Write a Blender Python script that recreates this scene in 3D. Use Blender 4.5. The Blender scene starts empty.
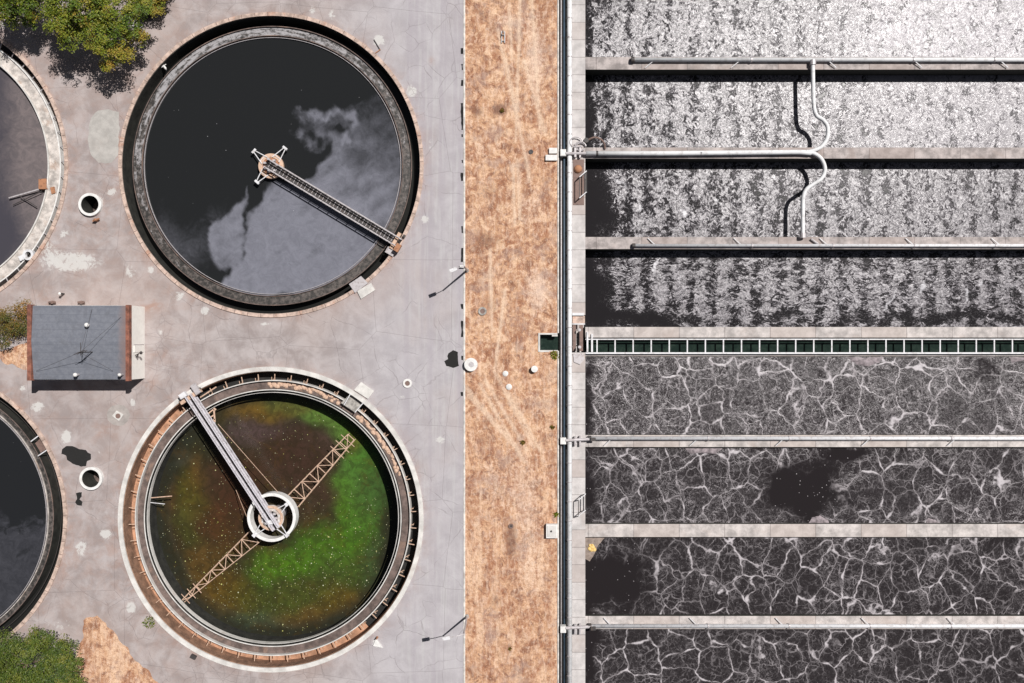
import bpy, math, random
import numpy as np
from mathutils import Vector, noise as mnoise
PI = math.pi
random.seed(7)
SC = bpy.context.scene
COL = SC.collection
# ------------------------------------------------------------------ camera, sky, sun, exposure
CAMZ = 80.0
cd = bpy.data.cameras.new('camera'); cam = bpy.data.objects.new('camera', cd); COL.objects.link(cam)
cam.location = (0, 0, CAMZ); cam.rotation_euler = (0, 0, 0)
cd.sensor_width = 36; cd.lens = 36 * CAMZ / 102.4; cd.clip_start = 1; cd.clip_end = 1000
SC.camera = cam
SUN = Vector((.48, .40, 1.0)).normalized()
el = math.asin(SUN.z); az = math.atan2(SUN.x, SUN.y)
w = bpy.data.worlds.new('World'); SC.world = w; w.use_nodes = True
sky = w.node_tree.nodes.new('ShaderNodeTexSky'); sky.sky_type = 'NISHITA'; sky.sun_disc = False
sky.air_density = .4; sky.dust_density = .6; sky.ozone_density = .3; sky.sun_elevation = el; sky.sun_rotation = az
bg = w.node_tree.nodes['Background']; bg.inputs[1].default_value = .05
hs_ = w.node_tree.nodes.new('ShaderNodeHueSaturation'); hs_.inputs['Saturation'].default_value = .5
w.node_tree.links.new(sky.outputs[0], hs_.inputs['Color']); w.node_tree.links.new(hs_.outputs[0], bg.inputs[0])
sd = bpy.data.lights.new('sun', 'SUN'); sd.energy = 5.0; sd.angle = math.radians(.5); sd.color = (1, .965, .93)
so = bpy.data.objects.new('sun', sd); COL.objects.link(so)
so.rotation_euler = SUN.to_track_quat('Z', 'Y').to_euler()
SC.view_settings.view_transform = 'Standard'; SC.view_settings.look = 'None'
SC.view_settings.exposure = 0.0; SC.view_settings.gamma = 1
SC.render.resolution_x = 1024; SC.render.resolution_y = 683

# ------------------------------------------------------------------ helpers
def P(px, py, z=0.0):
    """a point of the photograph, at height z over the yard, in metres"""
    k = (CAMZ - z) / CAMZ / 10
    return Vector(((px - 512) * k, (341.5 - py) * k, z))
def X(px): return (px - 512) / 10
def Y(py): return (341.5 - py) / 10

class MB:
    def __init__(s): s.v = []; s.f = []
    def add(s, vs, fs):
        b = len(s.v); s.v += [tuple(v) for v in vs]; s.f += [tuple(i + b for i in f) for f in fs]; return s
    def box(s, x0, x1, y0, y1, z0, z1):
        if x0 > x1: x0, x1 = x1, x0
        if y0 > y1: y0, y1 = y1, y0
        return s.add([(x0,y0,z0),(x1,y0,z0),(x1,y1,z0),(x0,y1,z0),(x0,y0,z1),(x1,y0,z1),(x1,y1,z1),(x0,y1,z1)],
                     [(0,3,2,1),(4,5,6,7),(0,1,5,4),(1,2,6,5),(2,3,7,6),(3,0,4,7)])
    def bar(s, a, b, w, h):
        """rectangular bar from a to b (w across, h up)"""
        a = Vector(a); b = Vector(b); d = (b - a).normalized()
        up = Vector((0,0,1)) if abs(d.z) < .95 else Vector((1,0,0))
        r = d.cross(up).normalized() * w / 2; u = r.cross(d).normalized() * h / 2
        vs = [a-r-u, a+r-u, a+r+u, a-r+u, b-r-u, b+r-u, b+r+u, b-r+u]
        return s.add(vs, [(0,1,2,3),(4,7,6,5),(0,4,5,1),(1,5,6,2),(2,6,7,3),(3,7,4,0)])
    def tube(s, pts, r, n=10, rs=None):
        pts = [Vector(p) for p in pts]; m = len(pts); vs = []; fs = []
        ref = None
        for i, p in enumerate(pts):
            d = (pts[min(i+1, m-1)] - pts[max(i-1, 0)]).normalized()
            if ref is None: ref = Vector((0,0,1)) if abs(d.z) < .9 else Vector((1,0,0))
            a = d.cross(ref).normalized(); b = a.cross(d).normalized()
            rr = rs[i] if rs else r
            for k in range(n):
                t = 2*PI*k/n; vs.append(p + (a*math.cos(t) + b*math.sin(t)) * rr)
        for i in range(m-1):
            for k in range(n):
                fs.append((i*n+k, i*n+(k+1)%n, (i+1)*n+(k+1)%n, (i+1)*n+k))
        fs.append(tuple(range(n-1,-1,-1))); fs.append(tuple((m-1)*n+k for k in range(n)))
        return s.add(vs, fs)
    def ring(s, cx, cy, r0, r1, z0, z1, n=192, a0=0, a1=2*PI):
        full = abs(a1-a0-2*PI) < 1e-6; m = n if full else n+1; vs = []; fs = []
        for k in range(m):
            t = a0 + (a1-a0)*k/n; c, q = math.cos(t), math.sin(t)
            vs += [(cx+r0*c,cy+r0*q,z0),(cx+r1*c,cy+r1*q,z0),(cx+r1*c,cy+r1*q,z1),(cx+r0*c,cy+r0*q,z1)]
        for k in range(n):
            a = 4*k; b = 4*((k+1) % m)
            for j in range(4):
                l = (j+1) % 4; fs.append((a+j, b+j, b+l, a+l))
        if not full: fs += [(0,1,2,3), (4*n+3,4*n+2,4*n+1,4*n)]
        return s.add(vs, fs)
    def annulus(s, cx, cy, r0, r1, z, n=192, m=1):
        vs = []; fs = []
        for k in range(n):
            t = 2*PI*k/n
            for j in range(m+1):
                r = r0+(r1-r0)*j/m; vs.append((cx+r*math.cos(t), cy+r*math.sin(t), z))
        for k in range(n):
            for j in range(m):
                a = k*(m+1)+j; b = ((k+1)%n)*(m+1)+j; fs.append((a, a+1, b+1, b))
        return s.add(vs, fs)
    def cyl(s, cx, cy, r, z0, z1, n=32, r2=None):
        r2 = r if r2 is None else r2
        vs = [(cx+r*math.cos(2*PI*k/n), cy+r*math.sin(2*PI*k/n), z0) for k in range(n)]
        vs += [(cx+r2*math.cos(2*PI*k/n), cy+r2*math.sin(2*PI*k/n), z1) for k in range(n)]
        fs = [(k,(k+1)%n,n+(k+1)%n,n+k) for k in range(n)] + [tuple(range(n-1,-1,-1)), tuple(range(n,2*n))]
        return s.add(vs, fs)
    def dome(s, cx, cy, r, z0, h, n=20, m=5):
        vs = []; fs = []
        for j in range(m):
            t = PI/2*j/m
            for k in range(n): vs.append((cx+r*math.cos(t)*math.cos(2*PI*k/n), cy+r*math.cos(t)*math.sin(2*PI*k/n), z0+h*math.sin(t)))
        vs.append((cx,cy,z0+h))
        for j in range(m-1):
            for k in range(n): fs.append((j*n+k,j*n+(k+1)%n,(j+1)*n+(k+1)%n,(j+1)*n+k))
        for k in range(n): fs.append(((m-1)*n+k,(m-1)*n+(k+1)%n,m*n))
        fs.append(tuple(range(n-1,-1,-1)))
        return s.add(vs, fs)
    def build(s, name, mat, parent=None, smooth=False, label=None):
        me = bpy.data.meshes.new(name)
        o = parent; off = Vector((0,0,0))
        while o is not None: off += o.location; o = o.parent
        me.from_pydata([(v[0]-off.x, v[1]-off.y, v[2]-off.z) for v in s.v], [], s.f); me.update()
        if smooth: me.polygons.foreach_set('use_smooth', [True]*len(me.polygons))
        ob = bpy.data.objects.new(name, me); COL.objects.link(ob); ob.data.materials.append(mat)
        if parent is not None: ob.parent = parent
        if label: ob['label'] = label
        return ob

def tag(o, label, cat, group=None):
    o['label'] = label; o['category'] = cat
    if group: o['group'] = group
    return o
def struct(o): o['kind'] = 'structure'; return o
def thing(name, label, cat, loc, group=None):
    o = bpy.data.objects.new(name, None); COL.objects.link(o); o.location = loc; o.empty_display_size = .3
    return tag(o, label, cat, group)
def single(mb, name, mat, label, cat, group=None, smooth=False):
    """a thing that is one mesh, with its origin at its own base"""
    xs = [v[0] for v in mb.v]; ys = [v[1] for v in mb.v]; zs = [v[2] for v in mb.v]
    c = Vector(((min(xs)+max(xs))/2, (min(ys)+max(ys))/2, min(zs)))
    mb.v = [(v[0]-c.x, v[1]-c.y, v[2]-c.z) for v in mb.v]
    o = mb.build(name, mat, None, smooth); o.location = c
    return tag(o, label, cat, group)

# ------------------------------------------------------------------ node helper
class G:
    def __init__(s, name):
        s.mat = bpy.data.materials.new(name); s.mat.use_nodes = True; s.nt = s.mat.node_tree
        s.b = s.nt.nodes['Principled BSDF']; s.pos = s.n('ShaderNodeNewGeometry').outputs['Position']
    def n(s, t, **k):
        o = s.nt.nodes.new(t)
        for a, b in k.items(): setattr(o, a, b)
        return o
    def set(s, inp, v):
        if hasattr(v, 'is_output'): s.nt.links.new(v, inp)
        else:
            if isinstance(v, (tuple, list)) and len(v) == 3 and inp.type == 'RGBA': v = (*v, 1)
            inp.default_value = v
    def m(s, op, a, b=0.0, c=None, clamp=False):
        o = s.n('ShaderNodeMath', operation=op, use_clamp=clamp); s.set(o.inputs[0], a); s.set(o.inputs[1], b)
        if c is not None: s.set(o.inputs[2], c)
        return o.outputs[0]
    def vm(s, op, a, b):
        o = s.n('ShaderNodeVectorMath', operation=op); s.set(o.inputs[0], a)
        if op == 'SCALE': s.set(o.inputs['Scale'], b)
        else: s.set(o.inputs[1], b)
        return o.outputs[0]
    def noise(s, scale, detail=4, rough=.55, dist=0, vec=None, out=0):
        o = s.n('ShaderNodeTexNoise'); s.set(o.inputs['Vector'], s.pos if vec is None else vec)
        o.inputs['Scale'].default_value = scale; o.inputs['Detail'].default_value = detail
        o.inputs['Roughness'].default_value = rough; o.inputs['Distortion'].default_value = dist
        return o.outputs[out]
    def vor(s, scale, feature='DISTANCE_TO_EDGE', vec=None, rnd=1.0, out=0):
        o = s.n('ShaderNodeTexVoronoi', feature=feature); s.set(o.inputs['Vector'], s.pos if vec is None else vec)
        o.inputs['Scale'].default_value = scale; o.inputs['Randomness'].default_value = rnd
        return o.outputs[out]
    def ss(s, x, lo, hi, a=0.0, b=1.0):
        o = s.n('ShaderNodeMapRange', interpolation_type='SMOOTHSTEP'); s.set(o.inputs[0], x)
        s.set(o.inputs[1], lo); s.set(o.inputs[2], hi); s.set(o.inputs[3], a); s.set(o.inputs[4], b)
        return o.outputs[0]
    def mix(s, f, a, b, mode='MIX'):
        o = s.n('ShaderNodeMix', data_type='RGBA', blend_type=mode); s.set(o.inputs[0], f)
        s.set(o.inputs[6], a); s.set(o.inputs[7], b); return o.outputs[2]
    def attr(s, name, out=2):
        o = s.n('ShaderNodeAttribute', attribute_name=name); return o.outputs[out]
    def warp(s, scale, amp, detail=2, vec=None):
        c = s.noise(scale, detail, .5, 0, vec, 1)
        d = s.vm('SUBTRACT', c, (.5,.5,.5)); d = s.vm('SCALE', d, amp)
        return s.vm('ADD', s.pos if vec is None else vec, d)
    def stretch(s, sx, sy, sz=1, vec=None):
        return s.vm('MULTIPLY', s.pos if vec is None else vec, (sx, sy, sz))
    def bump(s, h, strength=.4, dist=.1):
        o = s.n('ShaderNodeBump'); o.inputs['Strength'].default_value = strength
        o.inputs['Distance'].default_value = dist; s.set(o.inputs['Height'], h); s.nt.links.new(o.outputs[0], s.b.inputs['Normal'])
    def fin(s, col, rough=.8, metal=0.0, spec=None):
        s.set(s.b.inputs['Base Color'], col); s.set(s.b.inputs['Roughness'], rough); s.set(s.b.inputs['Metallic'], metal)
        if spec is not None: s.set(s.b.inputs['Specular IOR Level'], spec)
        return s.mat

def fin_water(g, col, rough, f0=.022):
    """diffuse body under a rippled surface"""
    g.fin(col, .6, 0, 0.0)
    gl = g.n('ShaderNodeBsdfGlossy', distribution='BECKMANN'); g.set(gl.inputs['Roughness'], rough)
    c = g.n('ShaderNodeCombineColor')
    for i in range(3): g.set(c.inputs[i], f0)
    g.set(gl.inputs['Color'], c.outputs[0])
    bl = [l for l in g.nt.links if l.to_socket == g.b.inputs['Normal']]
    if bl: g.nt.links.new(bl[0].from_socket, gl.inputs['Normal'])
    ad = g.n('ShaderNodeAddShader'); g.nt.links.new(g.b.outputs[0], ad.inputs[0]); g.nt.links.new(gl.outputs[0], ad.inputs[1])
    out = [n for n in g.nt.nodes if n.type == 'OUTPUT_MATERIAL'][0]; g.nt.links.new(ad.outputs[0], out.inputs['Surface'])
    return g.mat
def concrete(name, c, var=.25, stain=(.30,.17,.11), amt=.35, sc=1.0, joints=None, rough=.85, shaded_sides=False):
    g = G(name); n1 = g.noise(.9*sc, 6, .65); n2 = g.noise(7*sc, 5, .7); n3 = g.noise(.35*sc, 5, .65, .6)
    dark = tuple(x*(1-var*1.6) for x in c); light = tuple(min(x*(1+var*.5), .85) for x in c)
    col = g.mix(g.ss(n1, .3, .7), dark, light)
    col = g.mix(g.m('MULTIPLY', g.ss(n2, .45, .75), .35), col, dark)
    col = g.mix(g.m('MULTIPLY', g.ss(n3, .55, .70), amt), col, stain)
    if joints:   # joint every joints[1] metres along axis joints[0]
        sp = g.n('ShaderNodeSeparateXYZ'); g.set(sp.inputs[0], g.pos)
        f = g.m('FRACT', g.m('DIVIDE', g.m('ADD', sp.outputs[joints[0]], 500.0 + joints[2]), joints[1]))
        ln = g.m('SUBTRACT', 1.0, g.ss(f, 0.0, .09/joints[1]*1.0))
        cell = g.m('FLOOR', g.m('DIVIDE', g.m('ADD', sp.outputs[joints[0]], 500.0 + joints[2]), joints[1]))
        wn = g.n('ShaderNodeTexWhiteNoise', noise_dimensions='1D'); g.set(wn.inputs['W'], cell)
        col = g.mix(g.m('MULTIPLY', g.ss(wn.outputs[0], .45, 1.0), .55), col, stain)
        col = g.mix(g.m('MULTIPLY', ln, .75), col, (.07,.05,.05))
    if shaded_sides:   # side faces painted near-black to deepen the shade below the deck
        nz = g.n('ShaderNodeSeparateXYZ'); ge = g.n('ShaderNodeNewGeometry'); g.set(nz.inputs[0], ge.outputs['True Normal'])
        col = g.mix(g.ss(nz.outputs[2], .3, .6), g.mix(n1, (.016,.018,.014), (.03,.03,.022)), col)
    g.bump(n2, .3, .05)
    return g.fin(col, rough)
def metal(name, c, c2=None, amt=.3, sc=3, rough=.5, met=.0):
    g = G(name); n1 = g.noise(sc, 5, .7); n2 = g.noise(sc*.35, 4, .6)
    c2 = c2 or tuple(x*.5 for x in c)
    col = g.mix(g.m('MULTIPLY', g.ss(n1, .48, .66), amt), c, c2)
    col = g.mix(g.m('MULTIPLY', g.ss(n2, .3, .75), .25), col, tuple(x*.6 for x in c))
    return g.fin(col, rough, met)

M = {}
M['white_metal'] = metal('weathered_white_paint', (.70,.70,.72), (.34,.30,.28), .6, 2.6, .5)
M['pale_pipe'] = metal('pale_blue_grey_pipe_paint', (.74,.745,.755), (.42,.40,.39), .55, 1.8, .75)
M['bridge_paint'] = metal('lavender_grey_bridge_paint', (.60,.58,.62), (.27,.23,.22), .6, 4, .5)
M['dark_pipe'] = metal('dark_steel_blue_paint', (.055,.085,.12), (.02,.025,.03), .6, 1.2, .5)
M['galv'] = metal('galvanised_steel', (.52,.49,.50), (.22,.17,.15), .6, 5, .45, .15)
M['rust'] = metal('rusted_steel', (.40,.19,.10), (.13,.06,.04), .7, 4, .8)
M['tan_metal'] = metal('sun_bleached_rusty_steel', (.60,.42,.31), (.30,.15,.09), .7, 5, .75)
M['dark_metal'] = metal('dark_steel', (.05,.045,.045), (.11,.07,.05), .5, 5, .6)
M['brown_plate'] = metal('brown_steel_plate', (.20,.13,.11), (.09,.06,.05), .6, 3, .7)
M['rim_pink'] = concrete('rust_stained_rim_concrete', (.58,.44,.37), .3, (.42,.20,.12), .6, 2)
M['rim_white'] = concrete('pale_rim_concrete', (.66,.64,.61), .18, (.42,.33,.28), .3, 1)
M['launder_pale'] = concrete('cream_trough_concrete', (.60,.55,.51), .32, (.33,.20,.13), .55, 1.5)
M['launder_brown'] = concrete('brown_trough_concrete', (.17,.125,.11), .35, (.33,.21,.15), .45, 1.5)
M['lining_brown'] = concrete('brown_wall_lining', (.30,.175,.115), .3, (.12,.07,.05), .5, 1.5)
M['sludge'] = concrete('channel_shade_black', (.017,.016,.015), .3, (.03,.025,.02), .4, 1.5)  # near-black for the painted shade arc in the algae tank channel
M['channel_floor'] = concrete('orange_stained_channel_floor', (.52,.28,.17), .3, (.28,.13,.08), .5, 1.2)
M['wall_dark'] = concrete('wet_dark_tank_wall', (.030,.030,.025), .4, (.05,.04,.03), .5, 1.5)
M['deck'] = concrete('deck_slab_concrete', (.56,.53,.52), .16, (.40,.33,.30), .35, 1, (1, 1.75, 0.1), shaded_sides=True)
M['beam'] = concrete('divider_concrete', (.45,.40,.385), .34, (.35,.285,.26), .5, 1, (0, 4.55, 1.2), shaded_sides=True)
M['beam_light'] = concrete('pale_divider_concrete', (.56,.515,.495), .28, (.44,.37,.335), .45, 1, (0, 4.55, 2.0), shaded_sides=True)
M['kerb'] = concrete('kerb_concrete', (.70,.67,.63), .25, (.35,.25,.20), .4, 2)
M['white_concrete'] = concrete('white_concrete', (.76,.75,.73), .12, (.5,.45,.4), .25, 3)
M['grey_pad'] = concrete('grey_pad_concrete', (.40,.38,.35), .3, (.25,.2,.17), .4, 3)

# ------------------------------------------------------------------ yard pavement with attributes for its own patches
TANKS = {'T1': (271.2,165), 'T2': (271,519.3), 'T3': (-84,165), 'T4': (-85,518)}
R_OUT = 15.25
def vnoise(x, y, s, o=4, seed=0.0):
    return mnoise.fractal(Vector((x*s+seed, y*s-seed, seed*.37)), 1.0, 2.0, o)
def blob(px, py, b):
    cx, cy, rx, ry = b[:4]; s = b[4] if len(b) > 4 else 1
    return s*math.exp(-((px-cx)/rx)**2 - ((py-cy)/ry)**2)
PALE = [(412,91,6,7,1.1),(379,41,7,7,1.1),(312,10,5,5,.8),(332,15,5,7,.8),(137,25,9,7,1),(156,12,5,5,.7),(97,200,8,8,.7),
        (112,192,7,6,.8),(70,262,34,12,1),(64,234,6,6,.8),(48,245,10,10,.5),(151,270,4,4,1.1),(131,272,9,9,.7),(425,219,5,5,1.0),
        (38,407,8,6,1.1),(66,437,6,8,1.1),(23,388,5,4,.9),(133,402,3,6,1.0),(100,453,3,3,.7),(81,548,6,10,1.1),(105,534,8,6,1.0),
        (131,608,7,7,1.0),(440,440,6,4,1.0),(205,311,6,5,1),(213,299,5,4,.7),(180,296,8,7,.8),(266,324,7,2.6,.9),(376,643,5,5,1.0),
        (430,146,4,8,.6),(402,396,5,6,.6),(160,332,4,5,.7),(10,25,16,14,.6),(60,625,22,12,.5),(447,641,3,3,0),(363,400,9,7,.4),(20,300,22,8,.4)]
RUST = [(150,306,14,5,.9),(52,302,10,4,.8),(102,430,14,8,.6),(95,225,18,20,.5),(150,200,8,40,.3),(60,545,18,30,.35),(150,385,9,8,.5),
        (40,300,10,8,.4),(76,260,10,15,.3),(432,60,3,4,.7),(160,355,8,5,.6),(120,160,12,30,.45),(105,560,25,30,.25)]
DARKB = [(70,400,40,20,.5),(100,430,30,40,.35),(385,60,20,30,.35),(300,345,60,12,.25),(440,395,12,10,.5),(437,322,7,7,.4),(60,530,30,60,.2)]
def pave_attr(x, y):
    px = x*10+512; py = 341.5-y*10
    if px < -120 or px > 480 or py < -100 or py > 800: return (0,0,0)
    rim = 0
    for c in TANKS.values():
        dd = math.hypot(px-c[0], py-c[1])/10-15.1
        if dd < 4: rim = max(rim, .75*math.exp(-max(dd, 0)/.7))
    rim += .35*max(0, min(1, (px*0+150-abs(px-90))/60))*.8
    return (min(1.3, sum(blob(px,py,b) for b in PALE)), min(1, rim+sum(blob(px,py,b) for b in RUST)), min(1, sum(blob(px,py,b) for b in DARKB)))
def lines(a, b, step):
    n = max(1, round((b-a)/step)); return [a+(b-a)*i/n for i in range(n+1)]
def sheet(name, xs, ys, z, mat, attrs=None, afn=None, holes=(), zfn=None, cut=None, skip=None):
    nx, ny = len(xs), len(ys); pts = []
    inside = []
    for y in ys:
        for x in xs:
            ins = False; X_, Y_ = x, y
            for (cx, cy, r, tol) in holes:
                d = math.hypot(x-cx, y-cy)
                if d < r:
                    if d > r-tol: X_ = cx+(x-cx)*r/d; Y_ = cy+(y-cy)*r/d
                    else: ins = True
            pts.append((X_, Y_, z if zfn is None else zfn(X_, Y_))); inside.append(ins)
    fs = []
    for j in range(ny-1):
        for i in range(nx-1):
            a = j*nx+i; q = (a, a+1, a+nx+1, a+nx)
            if any(inside[k] for k in q): continue
            if skip and skip((xs[i]+xs[i+1])/2, (ys[j]+ys[j+1])/2): continue
            fs.append(q)
    me = bpy.data.meshes.new(name); me.from_pydata(pts, [], fs); me.update()
    if attrs:
        vals = [afn(p[0], p[1]) for p in pts]
        for k, an in enumerate(attrs):
            at = me.attributes.new(an, 'FLOAT', 'POINT'); at.data.foreach_set('value', [v[k] for v in vals])
    me.polygons.foreach_set('use_smooth', [True]*len(me.polygons))
    o = bpy.data.objects.new(name, me); COL.objects.link(o); me.materials.append(mat)
    return o

g = G('old_yard_concrete')
sp = g.n('ShaderNodeSeparateXYZ'); g.set(sp.inputs[0], g.pos)
big = g.noise(.06, 4, .6); mid = g.noise(.45, 6, .68, .4); fine = g.noise(5, 5, .75)
col = g.mix(g.ss(mid, .34, .66), (.295,.252,.248), (.44,.395,.395))
col = g.mix(g.ss(sp.outputs[0], -22, -10, 0, .9), col, g.mix(g.ss(mid, .3, .7), (.385,.360,.385), (.470,.445,.470)))
col = g.mix(g.m('MULTIPLY', g.ss(big, .45, .65), .35), col, (.40,.31,.28))
# worn wheel bands along the drive by the kerb
band = g.noise(.9, 3, .5, 0, g.stretch(1, .02))
band2 = g.noise(3, 3, .6, 0, g.stretch(1, .06))
drv = g.ss(sp.outputs[0], -13.5, -9)
col = g.mix(g.m('MULTIPLY', g.m('MULTIPLY', g.ss(band, .45, .62), drv), .5), col, (.36,.325,.36))
col = g.mix(g.m('MULTIPLY', g.m('MULTIPLY', g.ss(band2, .5, .66), drv), .35), col, (.50,.49,.49))
rustn = g.m('MULTIPLY', g.attr('rusty'), g.m('ADD', .15, g.ss(g.noise(.7, 6, .7, .6), .38, .68)))
col = g.mix(g.m('MULTIPLY', rustn, .62), col, (.35,.205,.155))
col = g.mix(g.m('MULTIPLY', g.attr('grimy'), g.ss(g.noise(.8, 5, .6), .3, .7, 0, .7)), col, (.27,.22,.215))
col = g.mix(g.m('MULTIPLY', g.ss(g.noise(14, 3, .8), .55, .75), .22), col, (.20,.17,.16))
col = g.mix(g.m('MULTIPLY', g.ss(fine, .60, .72), .35), col, (.17,.13,.12))
pn = g.m('ADD', g.m('MINIMUM', g.attr('pale'), .8), g.m('MULTIPLY', g.m('SUBTRACT', g.noise(1.7, 7, .78, .8), .5), 2.6))
pale = g.m('MULTIPLY', g.ss(pn, .52, .66), g.ss(g.attr('pale'), .10, .22))
col = g.mix(g.m('MULTIPLY', pale, g.m('ADD', .2, g.m('MULTIPLY', g.ss(g.attr('pale'), .3, .7), .6))), col, (.60,.585,.57))
# cracks and saw-cut joints
cv = g.warp(.25, 1.5, 3); cv2 = g.warp(1.3, .25, 4, cv)
ck = g.m('SUBTRACT', 1, g.ss(g.vor(.17, vec=cv2), .0015, .007))
ckm = g.ss(g.noise(.5, 4, .6), .40, .62, .1, 1)
ck2 = g.m('SUBTRACT', 1, g.ss(g.vor(.5, vec=cv2), .006, .022))
ckm2 = g.ss(g.noise(.11, 3, .6, 0, g.vm('ADD', g.pos, (40,11,3))), .55, .62)
jt = g.m('SUBTRACT', 1, g.ss(g.vor(.12, vec=g.vm('ADD', g.warp(.3,.12), (3,5,0)), rnd=.25), .001, .006))
cr = g.m('MAXIMUM', g.m('MULTIPLY', ck, ckm), g.m('MAXIMUM', g.m('MULTIPLY', g.m('MULTIPLY', ck2, ckm2), .8), g.m('MULTIPLY', jt, .7)))
col = g.mix(g.m('MULTIPLY', cr, .32), col, (.15,.12,.12))
g.bump(g.m('SUBTRACT', fine, g.m('MULTIPLY', cr, 1.5)), .35, .04)
M['pave'] = g.fin(g.vm('MULTIPLY', col, (.945,.955,.945)), .9)

xe = X(463.6)
xs = [-160,-130,-100,-85] + lines(-76.5, xe, .25)
ysf = lines(-37, 37, .25); ys = [-160,-110,-70,-50] + ysf + [50,70,110,160]
holes = [(X(c[0]), Y(c[1]), 15.1, .37) for c in TANKS.values()]
pits = [(91.5,205),(92.5,478)]
holes += [(X(a), Y(b), .95, .37) for a, b in pits]
struct(sheet('pavement', xs, ys, 0, M['pave'], ('pale','rusty','grimy'), pave_attr, holes))

# ------------------------------------------------------------------ dry grass strip
TR = [((520,0),(516,140)),((532,0),(540,130)),((498,30),(517,120)),((468,395),(522,455)),((485,380),(527,450)),((495,372),(534,448)),((508,392),(540,450)),
      ((466,388),(510,440)),((505,290),(495,370)),((490,250),(492,330)),((517,160),(520,220)),((513,165),(515,225)),((503,425),(525,462)),
      ((480,384),(500,420)),((509,4),(512,60)),((524,60),(545,133)),((506,60),(530,180))]
def segd(px, py, a, b):
    ax, ay = a; bx, by = b; dx, dy = bx-ax, by-ay
    t = max(0, min(1, ((px-ax)*dx+(py-ay)*dy)/(dx*dx+dy*dy)))
    return math.hypot(px-ax-t*dx, py-ay-t*dy)
DK = [(500,110,9,8,1),(478,112,8,8,.7),(482,15,9,12,.6),(492,305,12,16,.55),(484,250,16,30,.35),(521,75,6,16,.45),(512,540,8,28,.8),(496,600,8,14,.6),
      (510,648,4,8,.7),(485,440,14,10,.5),(525,330,10,14,.35),(490,190,20,20,.5),(515,430,8,8,.5),(552,430,3,20,.6),(551,560,3,20,.5),(505,380,10,10,.4),
      (478,75,10,20,.4),(525,160,10,10,.3),(490,240,25,10,.4),(470,560,6,40,.3),(475,670,14,12,.5),(524,600,4,60,.3)]
LT = [(535,60,16,50,.7),(538,290,16,30,.8),(530,210,20,30,.5),(488,480,16,40,.4),(520,480,24,50,.4),(480,150,12,20,.5),(508,20,20,10,.6),
      (530,560,20,80,.5),(490,640,10,40,.4),(500,350,10,60,.3),(536,400,14,30,.4)]
def grass_attr(x, y):
    px = x*10+512; py = 341.5-y*10
    tr = 0
    for a, b in TR:
        d = segd(px, py, a, b)
        if d < 7: tr = max(tr, math.exp(-(d/1.6)**2))
    return (min(1, sum(blob(px,py,b) for b in DK)), min(1, sum(blob(px,py,b) for b in LT)), tr)
def dirt_mat(name, fib=(1,.25,1)):
    g = G(name); blot = g.noise(1.0, 6, .66, .9)
    gsp = g.n('ShaderNodeSeparateXYZ'); g.set(gsp.inputs[0], g.pos); gy_ = gsp.outputs[1]; 
    a = g.noise(.55, 7, .68, .5); b = g.noise(2.6, 7, .78, .3); c = g.noise(11, 4, .85); f = g.noise(3.0, 5, .75, .3, g.stretch(*fib))
    col = g.mix(g.ss(a, .38, .62), (.42,.19,.10), (.68,.40,.235))
    col = g.mix(g.m('MULTIPLY', g.ss(blot, .51, .60), g.ss(gy_, -4, -14, .8, .45)), col, (.85,.58,.38))
    col = g.mix(g.m('MULTIPLY', g.ss(blot, .48, .39), .85), col, (.24,.105,.06))
    lane = g.noise(.8, 4, .6, .2, g.stretch(1, .14, 1)); col = g.mix(g.m('MULTIPLY', g.ss(lane, .52, .62), g.ss(gy_, -4, -12, .3, .75)), col, (.84,.57,.38)); col = g.mix(g.m('MULTIPLY', g.ss(lane, .45, .36), .5), col, (.36,.175,.10))
    col = g.mix(g.m('MULTIPLY', g.ss(b, .52, .66), .6), col, (.85,.63,.49))
    col = g.mix(g.m('MULTIPLY', g.ss(b, .53, .36), .7), col, (.33,.155,.095))
    col = g.mix(g.m('MULTIPLY', g.ss(f, .47, .64), .45), col, (.84,.62,.48))
    dk = g.m('MULTIPLY', g.ss(g.m('ADD', g.attr('thin'), g.m('MULTIPLY', g.m('SUBTRACT', b, .5), 1.5)), .35, .8), .75)
    col = g.mix(dk, col, (.20,.105,.075))
    lt = g.m('MULTIPLY', g.ss(g.m('ADD', g.attr('bleached'), g.m('MULTIPLY', g.m('SUBTRACT', b, .5), 1.2)), .3, .9), .75)
    col = g.mix(lt, col, (.87,.67,.54))
    gy = g.m('MULTIPLY', g.ss(g.noise(.35, 5, .6, 0, g.vm('ADD', g.pos, (9,70,0))), .54, .66), .5)
    col = g.mix(gy, col, (.40,.28,.24))
    col = g.mix(g.m('MULTIPLY', g.attr('track'), g.ss(b, .25, .6, .3, .8)), col, (.84,.64,.48))
    col = g.mix(g.m('MULTIPLY', g.ss(c, .56, .70), .4), col, (.20,.09,.055))
    g.bump(g.m('ADD', g.m('ADD', c, b), f), .8, .12)
    return g.fin(col, .95)
M['grass'] = dirt_mat('dry_orange_grass', (1, .3, 1))
gx0, gx1 = X(465.2), X(557.6)
struct(sheet('dry_ground', lines(gx0, gx1, .15), [-160,-100,-60] + lines(-37,37,.2) + [60,100,160], .0, M['grass'],
      ('thin','bleached','track'), grass_attr, holes=[], skip=lambda x, y: X(539.2) < x and abs(y-Y(342.5)) < .95,
      zfn=lambda x, y: .02 + .05*vnoise(x, y, .8) if gx0+.2 < x < gx1-.2 else .0))
# kerbs
struct(MB().box(X(463.5), X(465.3), -160, 160, -.4, .07).build('kerb', M['kerb']))
struct(MB().box(X(557.5), X(558.9), -160, Y(351), -.9, .08).box(X(557.5), X(558.9), Y(333), 160, -.9, .08).build('kerb', M['kerb']))
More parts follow.
